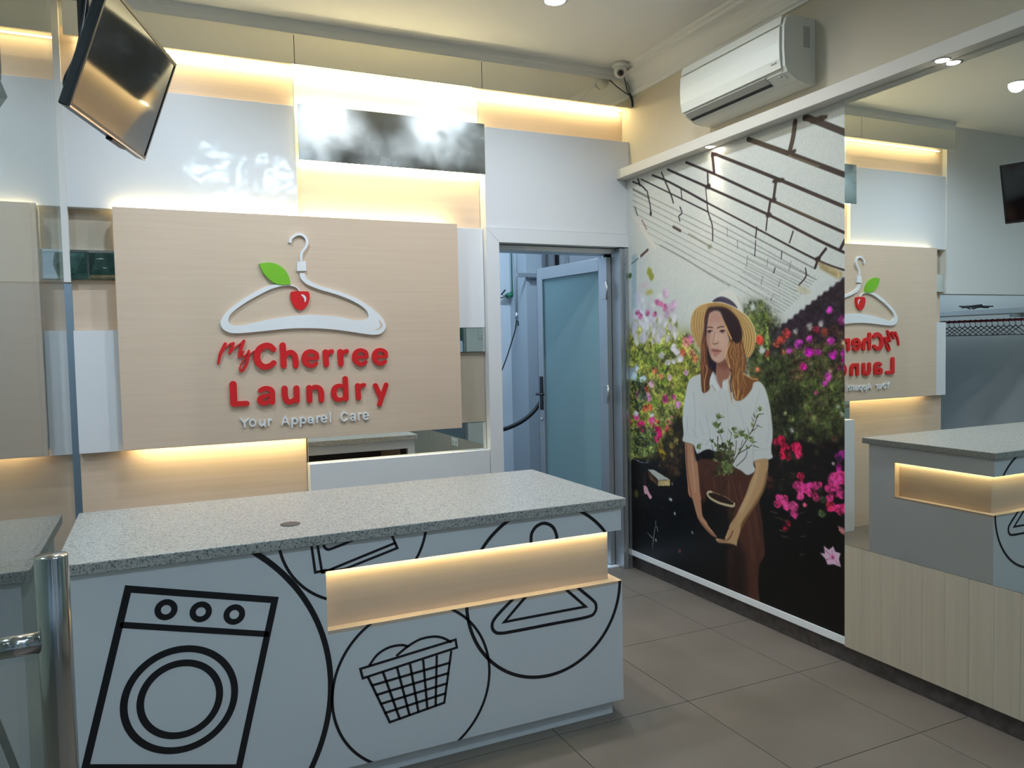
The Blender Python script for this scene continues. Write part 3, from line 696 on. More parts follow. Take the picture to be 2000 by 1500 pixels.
# ================================================================== LEFT SIDE
tag(box('glass_partition', (-3.157, -3.145, -5.99, -0.673, 0.0005, CEIL-0.0005), 'partition_glass'), 'tall clear glass partition along the left edge', 'glass partition')
hp = thing('handrail_post', 'round polished steel post at the lower left with a short rail into the glass', 'post', (-3.025, -2.52, 0))
PX, PY = -3.025, -2.52
lathe('post', [(0.0295, 0.0), (0.0295, 1.092), (0.028, 1.0955), (0.0, 1.0965)], (PX, PY, 0), 'steel', hp, 'z', 40)
tube('rail', [(-3.1448, PY, 0.927), (PX-0.02, PY, 0.927)], 0.0205, 'steel', hp, 24)
lathe('base_flange', [(0.06, 0.0), (0.06, 0.006), (0.056, 0.009), (0.0, 0.009)], (PX, PY, 0), 'steel', hp, 'z', 32)
settle(hp)

# ================================================================== REAR ROOM
# door leaf, hinged on the right jamb and swung into the rear room
hx, hy, LW, LZ = -0.105, 0.10, 0.82, 2.05
door = struct(bpy.data.objects.new('door_1', None)); COL.objects.link(door); door.location = (hx, hy, 0)
door['label'] = 'half open frosted glass door in an aluminium frame'
door.rotation_euler = (0, 0, math.atan2(0.81, -0.10))
# local: x along the leaf from the hinge, y thickness
box('stile', (0.0, 0.085, -0.02, 0.02, 0.012, LZ), 'aluminium', door, 0.002); box('stile', (LW-0.07, LW, -0.02, 0.02, 0.012, LZ), 'aluminium', door, 0.002)
box('rail', (0.085, LW-0.07, -0.02, 0.02, LZ-0.085, LZ), 'aluminium', door, 0.002); box('rail', (0.085, LW-0.07, -0.02, 0.02, 0.012, 0.13), 'aluminium', door, 0.002)
box('edge_channel', (LW, LW+0.006, -0.018, 0.018, 0.012, LZ), 'alu_dark', door)
box('pane', (0.085, LW-0.07, -0.005, 0.005, 0.13, LZ-0.085), 'frosted', door)
for z in (1.83, 1.15, 0.33):
    h = box('hinge', (-0.012, 0.05, 0.0202, 0.024, z-0.055, z+0.055), 'steel', door); tube('hinge_pin', [(-0.008, 0.026, z-0.06), (-0.008, 0.026, z+0.06)], 0.007, 'steel', h, 10)
hd = box('handle_plate', (LW-0.055, LW-0.02, 0.0202, 0.028, 1.0, 1.25), 'black_metal', door, 0.002)
tube('lever', [(LW-0.037, 0.028, 1.12), (LW-0.037, 0.065, 1.12), (LW-0.13, 0.068, 1.12)], 0.009, 'black_metal', hd, 10)
hd2 = box('handle_plate', (LW-0.055, LW-0.02, -0.028, -0.0202, 1.0, 1.25), 'black_metal', door, 0.002)
tube('lever', [(LW-0.037, -0.028, 1.12), (LW-0.037, -0.065, 1.12), (LW-0.13, -0.068, 1.12)], 0.009, 'black_metal', hd2, 10)
lathe('lock_cylinder', [(0.0, 0.020), (0.012, 0.020), (0.012, 0.030), (0.0, 0.030)], (LW-0.037, 0, 0.93), 'steel', door, 'y', 16)

RB = 2.296
def rp(px, py, y=RB): return tuple(at(px, py, 'y', y))
colx0, colx1 = rp(1029, 600, 1.95)[0], rp(1054, 600, 1.95)[0]
struct(box('wall_pillar', (colx0, colx1+0.03, 1.95, 2.3, 0, CEIL), 'room_grey'), 'grey pillar in the rear room')
t = thing('water_pipe', 'green water pipe with brass valve in the rear room', 'pipe', rp(1004, 480, 2.25))
a, b = rp(1001, 470, 2.25), rp(1003, 574, 2.25)
tube('pipe', [(a[0], 2.25, CEIL-0.0005), b], 0.018, 'green_pipe', t); tube('elbow', [b, rp(990, 578, 2.25)], 0.024, 'green_pipe', t)
tube('valve', [rp(990, 578, 2.25), rp(976, 580, 2.25)], 0.014, 'steel', t); tube('valve_lever', [rp(979, 576, 2.25), rp(987, 566, 2.24)], 0.007, 'black_metal', t, 8); settle(t)
t = thing('standpipe', 'pale grey standpipe with hose tap in the rear room', 'pipe', rp(1008, 620, 2.15))
a = rp(1009, 610, 2.15); tube('pipe', [(a[0], 2.15, CEIL-0.0005), a], 0.014, 'grey_pipe', t); b = rp(1009.5, 624, 2.15)
tube('tap', [a, b], 0.017, 'aluminium', t); tube('tap_lever', [rp(1011, 618, 2.14), rp(1013, 636, 2.13)], 0.009, 'alu_dark', t, 8)
tube('thin_hose', spline([rp(1009, 625, 2.15), rp(1006, 645, 2.15), rp(998, 672, 2.15), rp(989, 700, 2.15), rp(979, 726, 2.15), rp(970, 745, 2.15)], False, 5), 0.006, 'black_rubber', t, 8); settle(t)
a, b = rp(1010, 533, 1.93), rp(1052, 542, 1.93)
t = thing('wall_bracket', 'grey steel arm bracket fixed to the pillar', 'bracket', b)
box('arm', (a[0], b[0], 1.925, 1.949, b[2], a[2]), 'aluminium', t, 0.002); box('clamp', (rp(1032, 545, 1.92)[0], rp(1050, 545, 1.92)[0], 1.915, 1.949, b[2]-0.02, b[2]), 'alu_dark', t, 0.002); settle(t)
def rwire(name, pts, r, m, label, cat, y): return tag(tube(name, spline([rp(p[0], p[1], y) for p in pts], False, 6), r, m, None, 10), label, cat)
rwire('black_hose', [(960,842),(985,838),(1010,828),(1030,815),(1048,797),(1060,775),(1067,750),(1070,730)], 0.018, 'black_rubber', 'thick black hose hanging in a curve behind the door', 'hose', 1.60)
p0 = rp(1088, 520, 2.28); tag(tube('downpipe', [(p0[0], 2.279, 1.4), (p0[0], 2.279, CEIL-0.0005)], 0.02, 'black_rubber'), 'straight black pipe on the rear room wall above the door', 'pipe')
for px, lb in ((1070, 'pale conduit left of the black pipe on the rear wall'), (1108, 'pale conduit right of the black pipe on the rear wall'), (1021, 'pale conduit beside the grey pillar')):
    p0 = rp(px, 520, 2.288); tag(tube('conduit', [(p0[0], 2.288, 0.4), (p0[0], 2.288, CEIL-0.0005)], 0.011, 'grey_pipe'), lb, 'conduit')
t = thing('broom', 'broom handle with lime green grip leaning in the rear room', 'broom', (rp(1062, 1000, 1.5)[0], 1.5, 0))
a, b, c = rp(1055.5, 839, 1.72), rp(1056, 856, 1.70), rp(1061, 925, 1.6)
d = np.array(c)+(np.array(c)-np.array(b))*((0.06-c[2])/(c[2]-b[2]))
tube('grip', [a, np.array(a)+(np.array(b)-a)*0.3, b], [0.009, 0.014, 0.012], 'lime', t); tube('stick', [b, d], 0.010, 'grey_pipe', t)
box('brush', (d[0]-0.14, d[0]+0.14, d[1]-0.03, d[1]+0.03, 0.0, 0.09), 'lime', t, 0.01); settle(t)
t = thing('added_tube_lamp', 'cool white tube lamp added on the rear room ceiling, out of sight', 'lamp', (-0.7, 1.2, CEIL))  # unseen lamp, added to give the rear room its cool light
box('batten', (-1.3, -0.1, 1.17, 1.23, CEIL-0.05, CEIL-0.001), 'white_plastic', t, 0.003); tube('tube', [(-1.28, 1.2, CEIL-0.07), (-0.12, 1.2, CEIL-0.07)], 0.014, 'tube', t); settle(t)
lamp('added_tube_light', 'AREA', (0, 0, -0.09), 25.0, (0.56, 0.77, 1.0), t, shape='RECTANGLE', size=1.1, size_y=0.05)

# ================================================================== LAUNDRY ROOM (seen in the right mirror)
MX = 2*(-0.034)
def mrr(px, py, xr):
    "point seen in the right mirror, on the plane x = xr of the room"
    p = at(px, py, 'x', MX-xr); return (xr, float(p[1]), float(p[2]))
sx = -4.416
_a = (sx, 0.17, 1.735)
t = thing('wall_shelf', 'white shelf board in the laundry room opening', 'shelf', (sx-0.15, _a[1], _a[2]))
ysh0, ysh1 = 0.17, 1.45
box('board', (sx-0.40, sx, ysh0, ysh1, 1.685, 1.735), 'white_satin', t, 0.002)
for yb in (0.3, 1.3): box('bracket', (sx-0.40, sx-0.02, yb-0.012, yb+0.012, 1.65, 1.685), 'steel', t)
tube('rod', [(sx-0.10, ysh0, 1.625), (sx-0.10, ysh1, 1.625)], 0.011, 'red_rod', t); tube('rod', [(sx-0.26, ysh0, 1.63), (sx-0.26, ysh1, 1.63)], 0.011, 'yellow_rod', t)
settle(t)
def hanger_mesh():
    bm = bmesh.new()
    hook = [(0, 0, 0.0)]
    hk = [(0.018*math.cos(a), 0, 0.018*math.sin(a)) for a in [math.pi*(1.0-0.2*k) for k in range(0, 8)]]
    tube_into(bm, hk+[(0, 0, -0.045)], 0.0028, 6); tube_into(bm, [(0, 0, -0.045), (0.19, 0, -0.135), (-0.19, 0, -0.135), (0, 0, -0.045)], 0.0045, 6)
    bmesh.ops.recalc_face_normals(bm, faces=bm.faces); me = bpy.data.meshes.new('clothes_hanger'); bm.to_mesh(me); bm.free(); me.materials.append(MAT['black_rubber']); return me
_hm = hanger_mesh()
for k in range(22):
    o = bpy.data.objects.new('clothes_hanger', _hm); COL.objects.link(o); o.location = (sx-0.10, ysh0+0.08+k*0.055, 1.622); o.rotation_euler = (0, 0, random.uniform(-0.05, 0.05))
    tag(o, 'black clothes hanger on the red rod in the laundry room', 'hanger', 'clothes hangers on the red rod')
t = thing('added_tube_lamp', 'cool white tube lamp added on the laundry room ceiling, out of sight', 'lamp', (-4.0, 1.2, CEIL))  # unseen lamp, put in to lift the dark laundry room
box('batten', (-4.6, -3.4, 1.17, 1.23, CEIL-0.05, CEIL-0.001), 'white_plastic', t, 0.003); tube('tube', [(-4.58, 1.2, CEIL-0.07), (-3.42, 1.2, CEIL-0.07)], 0.014, 'tube', t); settle(t)
lamp('added_tube_light', 'AREA', (0, 0, -0.09), 14.0, (0.66, 0.84, 1.0), t, shape='RECTANGLE', size=1.1, size_y=0.05)
random.seed(3)
tag(tube('cable_coil', spline([(sx-0.12+0.07*math.cos(k*1.9)+random.uniform(-.03, .03), 0.72+0.13*math.sin(k*2.3)+random.uniform(-.03, .03), 1.745+0.035*abs(math.sin(k*1.3))) for k in range(16)], False, 8), 0.006, 'black_rubber', None, 8), 'tangled black cable lying on the laundry room shelf', 'cable')

# ================================================================== MURAL: printed greenhouse picture, painted into a colour attribute
MRES, MZ0, MZ1, MXP = 0.003, 0.124, 2.5305, -0.024
MW, MH = int(1.736/MRES)+1, int((MZ1-MZ0)/MRES)+1
img = np.zeros((MH, MW, 3)); rng = np.random.default_rng(5)
def mu(p):
    q = at(p[0], p[1], 'x', MXP); return np.array([(-q[1]-0.002)/MRES, (q[2]-MZ0)/MRES])
PXM = 2.7e-3/MRES                      # raster cells per photograph pixel (mid mural)
def lsc(p):
    c = mu(p); return np.linalg.norm(mu((p[0]+1, p[1]))-c), np.linalg.norm(mu((p[0], p[1]+1))-c)
def gblur(a, s):
    if s < 0.3: return a
    r = int(3*s)+1; k = np.exp(-0.5*(np.arange(-r, r+1)/s)**2); k /= k.sum()
    pad = [(r, r), (r, r)]+[(0, 0)]*(a.ndim-2)
    b = np.pad(a, pad, mode='edge'); n0, n1 = a.shape[:2]
    b = sum(k[i]*b[i:i+n0] for i in range(2*r+1)); return sum(k[i]*b[:, i:i+n1] for i in range(2*r+1))
def put(mask, x0, y0, col, a=1.0):
    h, w = mask.shape; sx0, sy0 = max(0, x0), max(0, y0); ex, ey = min(MW, x0+w), min(MH, y0+h)
    if ex <= sx0 or ey <= sy0: return
    m = (mask[sy0-y0:ey-y0, sx0-x0:ex-x0]*a)[..., None]
    v = img[sy0:ey, sx0:ex]; v[:] = v*(1-m)+np.array(col, float)*m
def inside(poly, X, Y):
    r = np.zeros(X.shape, bool); n = len(poly)
    for i in range(n):
        xa, ya = poly[i]; xb, yb = poly[(i+1) % n]
        if ya == yb: continue
        c = ((ya > Y) != (yb > Y)) & (X < (xb-xa)*(Y-ya)/(yb-ya)+xa); r ^= c
    return r
def fill(pts, col, soft=1.0, a=1.0, curve=True, raw=False):
    P = [np.array(p, float) if raw else mu(p) for p in pts]
    if curve: P = spline(P, True, 5)
    P = np.array(P); pad = int(3*soft)+3
    x0, y0 = np.floor(P.min(0)).astype(int)-pad; x1, y1 = np.ceil(P.max(0)).astype(int)+pad
    x0, y0 = max(x0, -40), max(y0, -40); x1, y1 = min(x1, MW+40), min(y1, MH+40)
    if x1 <= x0 or y1 <= y0: return
    gx, gy = np.meshgrid(np.arange(x0, x1), np.arange(y0, y1)); m = np.zeros(gx.shape)
    for dx in (0.25, 0.75):
        for dy in (0.25, 0.75): m += inside(P, gx+dx-0.5, gy+dy-0.5)*0.25
    put(gblur(m, soft), x0, y0, col, a)
def line(pts, w, col, a=1.0, soft=0.6, curve=True, w1=None):
    P = [mu(p) for p in pts]
    if curve and len(P) > 2: P = spline(P, False, 5)
    P = np.array(P); n = len(P); w1 = w if w1 is None else w1
    hx, hy = lsc(pts[len(pts)//2]); K = 0.92*math.sqrt(hx*hy); ws = np.linspace(w, w1, n)*K/2; pad = int(max(w, w1)*K+3*soft)+3
    x0, y0 = np.floor(P.min(0)).astype(int)-pad; x1, y1 = np.ceil(P.max(0)).astype(int)+pad
    x0, y0 = max(x0, -5), max(y0, -5); x1, y1 = min(x1, MW+5), min(y1, MH+5)
    if x1 <= x0 or y1 <= y0: return
    gx, gy = np.meshgrid(np.arange(x0, x1)+0.0, np.arange(y0, y1)+0.0); best = np.full(gx.shape, -1e9)
    for i in range(n-1):
        d = P[i+1]-P[i]; L = d@d+1e-9; t = np.clip(((gx-P[i][0])*d[0]+(gy-P[i][1])*d[1])/L, 0, 1)
        dist = np.hypot(gx-P[i][0]-t*d[0], gy-P[i][1]-t*d[1]); best = np.maximum(best, ws[i]*(1-t)+ws[i+1]*t-dist)
    put(np.clip(best/max(soft, 0.3)+0.5, 0, 1), x0, y0, col, a)
def blob(p, rx, ry, col, soft=1.2, a=1.0, ang=0.0):
    "soft ellipse; radii in photograph pixels of height"
    hx, hy = lsc(p); c = mu(p); t = np.linspace(0, 2*np.pi, 14, endpoint=False); jit = 1+rng.uniform(-0.18, 0.18, 14)
    ca, sa = math.cos(ang), math.sin(ang); u, v = rx*np.cos(t)*jit, ry*np.sin(t)*jit
    fill(np.c_[c[0]+(u*ca-v*sa)*hx, c[1]+(u*sa+v*ca)*hy], col, soft, a, False, True)
def flower(p, rx, ry, col, soft=1.2, a=1.0, ang=0.0):
    "bloom: a soft body with lighter and darker petals around it"
    col = np.array(col, float); blob(p, rx*0.86, ry*0.86, col*0.93, soft, a)
    for _ in range(7):
        t = rng.uniform(0, 2*math.pi); q = rng.uniform(0.25, 0.8); k = rng.uniform(0.34, 0.55)
        blob((p[0]+rx*q*math.cos(t)*0.8, p[1]+ry*q*math.sin(t)), rx*k, ry*k*rng.uniform(0.7, 1.3), np.clip(col*rng.choice([0.74, 0.88, 1.0, 1.1, 1.2]), 0, 240), soft*0.75, a*0.8, rng.uniform(0, 3))
def scatter(box_, n, cols, r, soft, a=0.8, asp=1.0, angs=math.pi):
    x0, x1, y0, y1 = box_
    for _ in range(n):
        c = np.array(cols[rng.integers(len(cols))], float)*(1+rng.uniform(-0.12, 0.12)); rr = rng.uniform(r[0], r[1])
        blob((rng.uniform(x0, x1), rng.uniform(y0, y1)), rr, rr*asp, np.clip(c, 0, 255), soft, a, rng.uniform(-angs, angs))
def zoomed(ox, oy, s): return lambda *q: [(ox+X/s, oy+Y/s) for X, Y in q]

# -- background tones
img[:] = (192, 195, 190)
fill([(1230,340),(1430,330),(1440,560),(1230,560)], (196, 196, 188), 30, 0.7, False)
fill([(1225,640),(1300,650),(1350,650),(1380,720),(1360,940),(1225,930)], (128, 128, 56), 14, 1, False)
fill([(1455,590),(1500,600),(1540,660),(1670,640),(1670,900),(1455,900)], (62, 66, 40), 9, 1, False)
fill([(1225,905),(1300,880),(1400,830),(1480,850),(1670,835),(1670,1300),(1225,1200)], (14, 11, 11), 10, 1, False)
fill([(1225,985),(1670,960),(1670,1300),(1225,1200)], (5, 4, 5), 12, 1, False)
# -- far glazing bars, fading and blurred
for k in range(8):
    f = k/7; line([(1236+10*max(0, k-3), 368+11.5*k+6*max(0, k-3)), (1594-66*f, 546+66*f)], 2.5-0.1*k, (112, 112, 108), 0.62-0.03*k, 1.2, False)
    if k: line([(1470-4*k, 486+9*k), (1594-66*(f-0.07), 546+66*(f-0.07))], 2.2, (120, 120, 114), 0.45, 1.2, False)
line([(1289,479),(1340,507),(1380,532),(1425,558)], 3, (128, 128, 122), 0.75, 1.2); line([(1300,472),(1360,506)], 2, (140, 140, 136), 0.6, 1.2)
line([(1315,443),(1329,451)], 5, (70, 52, 46), 0.9, 1.0); line([(1345,457),(1388,482)], 3.4, (120, 120, 104), 0.7, 2); blob((1386, 482), 4, 4, (110, 112, 84), 1.5, 0.8)
DK = (34, 22, 27)
for pts, w in [([(1572,230),(1585,233),(1661,263)], 12), ([(1461,272),(1540,300),(1664,347)], 9.5), ([(1394,300),(1440,318),(1515,348),(1664,410)], 6.4), ([(1340,317),(1400,342),(1500,388),(1664,461)], 5.2),
               ([(1304,331),(1383,366),(1500,419),(1600,470),(1664,500)], 5.0), ([(1274,342),(1310,357),(1383,397)], 3.6), ([(1383,397),(1477,446),(1596,508),(1664,532)], 4.0),
               ([(1252,350),(1310,378),(1383,414)], 2.4), ([(1236,355),(1252,362),(1262,372)], 2.8)]: line(pts, w, DK, 0.97, 0.8)
line([(1383,414),(1480,466),(1590,524)], 2.4, (96, 92, 90), 0.8, 1.1); line([(1236,370),(1268,387)], 2.4, (88, 84, 80), 0.8, 1)
line([(1384,428),(1470,474),(1580,538)], 2.0, (120, 118, 114), 0.7, 1.3)
for a, b in (((1420,445),(1421,462)), ((1440,470),(1441,486)), ((1500,505),(1498,520)), ((1545,510),(1541,528)), ((1460,500),(1458,520)), ((1525,545),(1520,560)), ((1490,540),(1486,556)), ((1510,575),(1505,588))): line([a, b], 1.8, (96, 92, 88), 0.7, 1.0, False)
for pts, w in [([(1553,238),(1549,268),(1542,297)], 11), ([(1516,350),(1511,388)], 7), ([(1505,390),(1500,420)], 6), ([(1499,422),(1496,450)], 3.4), ([(1478,444),(1476,464)], 3.4), ([(1476,470),(1474,500)], 2.4),
               ([(1549,452),(1542,474)], 3.4), ([(1656,458),(1641,487)], 7.5), ([(1613,486),(1599,505),(1592,523)], 6), ([(1573,524),(1574,540),(1560,557)], 3), ([(1527,491),(1526,505)], 2.4), ([(1514,523),(1511,533)], 2.4),
               ([(1391,300),(1395,338)], 6.5), ([(1382,338),(1383,366)], 3.8), ([(1378,366),(1381,395)], 2.4), ([(1381,396),(1383,414),(1391,440),(1392,470)], 3), ([(1292,337),(1300,356),(1311,382),(1315,396)], 3.2), ([(1330,370),(1332,390)], 2.6),
               ([(1246,350),(1250,362)], 4), ([(1264,373),(1267,388),(1270,402),(1271,420)], 3), ([(1328,404),(1332,416),(1326,422),(1328,432)], 2.6)]: line(pts, w, DK, 0.92, 0.9)
blob((1524, 352), 7, 4, DK, 0.8); blob((1395, 302), 7, 4, DK, 0.8); blob((1383, 364), 5, 5, DK, 0.8); blob((1271, 417), 2.2, 4.5, DK, 0.9); blob((1600, 233), 16, 6, DK, 0.8)
for q in ((1515,353),(1511,391),(1502,420),(1549,296),(1597,506)): blob(q, 6, 4.5, DK, 0.8)
line([(1540,303),(1600,325)], 2, (170, 165, 110), 0.5, 1); line([(1518,395),(1600,432)], 1.6, (150, 135, 70), 0.5, 1)
fill([(1597,510),(1640,528),(1648,535),(1638,546),(1600,524)], (150, 132, 92), 1.5, 0.9, False)
fill([(1561,556),(1585,570),(1570,575),(1556,566)], (176, 168, 138), 1.6, 0.8, False)
# pale timber at the left
line([(1237,420),(1278,482)], 8, (205, 200, 190), 1, 1.0, False); line([(1246,440),(1246,560)], 8, (200, 196, 186), 1, 1.0, False)
fill([(1234,500),(1243,495),(1243,560),(1246,640),(1234,650)], (150, 170, 178), 2, 0.9, False); line([(1234,515),(1246,505)], 3, (90, 106, 110), 0.8, 1)
line([(1252,500),(1265,488)], 5, (84, 58, 56), 0.9, 1); line([(1254,430),(1263,448)], 3, (130, 96, 84), 0.7, 1.2); line([(1240,405),(1245,420)], 3, (80, 66, 60), 0.8, 1)
# dark gable wedge at the right with saw-tooth pane ends
_w = [(1664,524)]
for k in range(13):
    f = k/12; x, yv = 1656-f*140, 536+f*108; _w += [(x, yv-3), (x-3, yv+5)]
fill(_w+[(1508,652),(1500,690),(1560,672),(1664,668)], (36, 26, 36), 1.2, 1, False)
fill([(1500,640),(1530,640),(1560,660),(1545,680),(1500,700)], (46, 44, 44), 5, 0.9, False)
# -- greenery behind the hat
scatter((1445, 1500, 590, 690), 60, [(70,84,44), (98,112,52), (52,60,38), (120,130,70)], (3, 9), 3, 0.7)
line([(1496,610),(1500,700)], 7, (128, 144, 62), 0.8, 3); blob((1470, 600), 5, 7, (190, 196, 186), 2)
# -- left flower bed
scatter((1234, 1350, 660, 800), 150, [(110,122,44), (150,150,66), (86,104,38), (168,160,88), (128,136,60), (96,92,40)], (3, 8), 2.2, 0.75, 1.4)
scatter((1234, 1290, 575, 640), 30, [(206,204,206), (196,190,204), (208,208,204)], (4, 9), 3, 0.8)
scatter((1240, 1320, 622, 668), 60, [(204,194,204), (190,178,196), (206,200,204), (150,150,80)], (2.5, 5), 1.8, 0.8, 2.2, 0.4)
for q in ((1246,611),(1250,618),(1265,612),(1279,614),(1283,590),(1290,594),(1298,598),(1299,603)): flower(q, 5, 6, (186, 104, 142), 1.6, 0.9)
for q in ((1300,575),(1310,602),(1303,612),(1316,596)): flower(q, 6, 10, (192, 160, 184), 3, 0.7)
for q in ((1268,530),(1272,540)): blob(q, 5, 8, (138, 138, 44), 1.6, 0.9)
blob((1268, 571), 8, 5, (176, 168, 92), 2.4, 0.9); blob((1258, 558), 8, 6, (206, 178, 182), 3, 0.7); blob((1231, 538), 3, 6, (70, 92, 46), 1)
for q, c, r in [((1347,662),(192,110,150),9), ((1340,668),(202,130,118),11), ((1352,690),(196,134,96),8), ((1334,690),(182,96,60),8), ((1357,700),(190,118,74),8), ((1279,725),(196,108,70),7), ((1292,735),(190,120,80),6),
                 ((1262,760),(170,66,46),7), ((1340,728),(196,150,182),6), ((1308,738),(206,170,180),6), ((1272,750),(208,160,176),7), ((1300,780),(200,76,128),9), ((1266,776),(206,140,168),9), ((1316,776),(176,84,128),6), ((1324,790),(196,132,176),8),
                 ((1247,770),(196,92,130),8), ((1260,798),(176,84,56),8), ((1269,795),(190,92,58),7), ((1243,815),(200,70,112),8), ((1252,830),(206,52,104),10), ((1256,842),(200,44,96),9), ((1274,822),(206,72,120),9), ((1278,835),(196,44,90),8),
                 ((1285,846),(210,38,96),12), ((1282,858),(200,56,100),7), ((1284,822),(192,76,56),7), ((1308,825),(206,96,110),9), ((1305,838),(202,76,84),8), ((1313,818),(206,90,130),6), ((1231,825),(196,70,100),5)]: flower(q, r*0.8, r, c, 1.0, 0.95)
for q, c, r in [((1292,695),(206,200,202),6), ((1316,680),(206,198,202),7), ((1322,688),(206,200,204),7), ((1328,700),(206,198,202),8), ((1304,708),(208,204,204),6), ((1316,706),(204,196,198),5), ((1235,730),(182,196,206),12), ((1243,718),(190,202,210),6), ((1256,740),(186,196,200),7), ((1253,776),(206,206,212),6), ((1242,808),(196,190,202),6), ((1273,810),(206,206,206),4)]: flower(q, r, r, c, 1.6, 0.95)
scatter((1235, 1264, 745, 800), 70, [(44,52,34), (60,74,44), (92,104,70), (36,38,30)], (0.8, 2.6), 0.5, 0.85, 3.0)
scatter((1234, 1280, 835, 890), 170, [(90,104,58), (126,138,84), (60,72,42), (40,44,28), (108,118,70)], (1.0, 3), 0.5, 0.85, 2.2)
scatter((1275, 1320, 790, 830), 60, [(120,128,66), (152,152,92), (88,96,48)], (1.2, 3.4), 0.7, 0.8, 1.8)
fill([(1322,812),(1336,830),(1334,905),(1300,950),(1285,890),(1300,850)], (34, 26, 16), 4, 0.9)
for q, r, c in [((1290,875),10,(140,112,44)), ((1295,888),9,(158,136,34)), ((1312,870),8,(136,120,60)), ((1320,862),8,(160,146,84)), ((1312,888),6,(140,128,80)), ((1310,842),9,(112,100,44))]: blob(q, r*0.6, r, c, 2.2, 0.85)
scatter((1285, 1330, 880, 925), 40, [(64,48,32), (84,66,40), (40,28,20)], (2, 5), 2, 0.7)
scatter((1236, 1300, 930, 1010), 60, [(52,36,28), (74,52,42), (28,18,14), (44,30,24)], (1, 3.4), 1.0, 0.7, 0.5, 0.4)
# pot, book, petals, grass at the lower left
fill([(1234,898),(1262,903),(1264,920),(1260,958),(1236,960)], (13, 10, 9), 1); line([(1238,896),(1254,903),(1266,903),(1262,897)], 2, (120, 124, 122), 0.8, 0.8); blob((1260, 934), 3, 12, (50, 28, 22), 1.5, 0.8)
fill([(1265,917),(1277,917.5),(1309,937),(1286,938)], (176, 178, 170), 0.6, 1, False); fill([(1286,938),(1309,937.5),(1308,949),(1285,949)], (190, 168, 118), 0.6, 1, False); fill([(1265,919),(1286,938),(1285,949),(1267,934)], (74, 52, 34), 0.7, 1, False)
fill([(1257,949),(1263,951),(1268,962),(1273,971),(1269,974),(1264,966),(1259,964)], (208, 156, 168), 0.7); blob((1243, 964), 4, 8, (96, 92, 36), 1.6, 0.8)
for a, b in (((1281,1018),(1274,1070)), ((1265,1041),(1276,1053)), ((1282,1026),(1285,1038))): line([a, b], 1.3, (150, 152, 150), 0.8, 0.5, False)
for q in ((1308,974),(1311,976),(1318,1003),(1313,945),(1352,1040),(1281,1055)): blob(q, 2, 3, (150, 152, 148), 0.7, 0.9)
blob((1327, 1076), 3, 4, (150, 90, 84), 0.8, 0.9)
# -- right side: magenta, red and white bloom, greenery
g7, g8 = zoomed(1480, 560, 5.0), zoomed(1480, 840, 4.412)
scatter((1480, 1662, 690, 860), 240, [(54,64,36), (70,84,44), (38,44,28), (48,54,34), (84,92,54)], (3, 9), 2.6, 0.55)
scatter((1560, 1662, 730, 860), 90, [(88,100,50), (64,80,38), (104,108,64), (58,46,34)], (3, 7), 2.0, 0.6)
fill(g7((180,1080),(330,1000),(420,1060),(400,1220),(330,1330),(200,1380),(160,1250)), (28, 30, 22), 8, 0.8)
scatter((1545, 1662, 640, 740), 90, [(70,46,34), (92,56,44), (58,44,34), (84,66,48)], (3, 7), 2.4, 0.7)
for X, Y, r, c in [(700,235,34,(196,66,170)), (395,555,52,(178,66,166)), (310,625,40,(186,82,172)), (505,520,36,(178,64,158)), (500,640,52,(160,36,140)), (590,640,34,(150,40,130)), (715,530,44,(172,56,150)), (735,660,52,(156,42,136)), (445,780,42,(190,42,130)), (820,330,50,(140,44,110)), (870,390,34,(140,40,116)),
                   (840,640,34,(150,40,130)), (830,720,30,(140,34,116)), (855,790,34,(170,60,130)), (690,880,44,(150,60,130)), (655,945,30,(150,54,130)), (880,560,24,(160,50,140)), (565,1035,22,(170,84,120)), (800,790,22,(150,40,110)), (885,900,24,(140,40,100))]:
    flower(g7((X, Y))[0], r/5*0.9, r/5, c, 1.5, 0.92)
for X, Y, r, c in [(280,455,48,(186,64,66)), (230,520,42,(176,66,58)), (190,560,36,(170,76,58)), (20,520,44,(186,64,56)), (95,650,30,(186,76,66)), (565,420,36,(150,40,60)), (250,640,30,(150,90,60)), (655,440,40,(110,50,40)), (0,810,24,(176,96,70))]: flower(g7((X, Y))[0], r/5, r/5, c, 2.0, 0.9)
for X, Y, r, c in [(370,430,28,(166,166,158)), (510,390,34,(170,166,158)), (615,360,28,(176,172,170)), (860,330,30,(186,180,186)), (40,620,40,(196,200,198)), (520,750,20,(170,150,136)), (835,540,22,(150,130,112)), (870,1060,30,(170,172,158)), (820,1240,24,(160,162,146)), (785,1170,20,(156,160,142)), (330,1400,26,(176,172,178)), (320,1290,40,(122,126,74)), (270,1240,22,(134,138,100)), (710,820,16,(150,120,120)), (800,860,30,(126,128,76)), (90,500,26,(124,138,78))]: blob(g7((X, Y))[0], r/5*0.85, r/5, c, 1.8, 0.9)
scatter((1500, 1662, 850, 960), 90, [(44,34,26), (62,52,36), (26,20,16), (54,60,38), (70,34,30)], (2, 6), 1.6, 0.7)
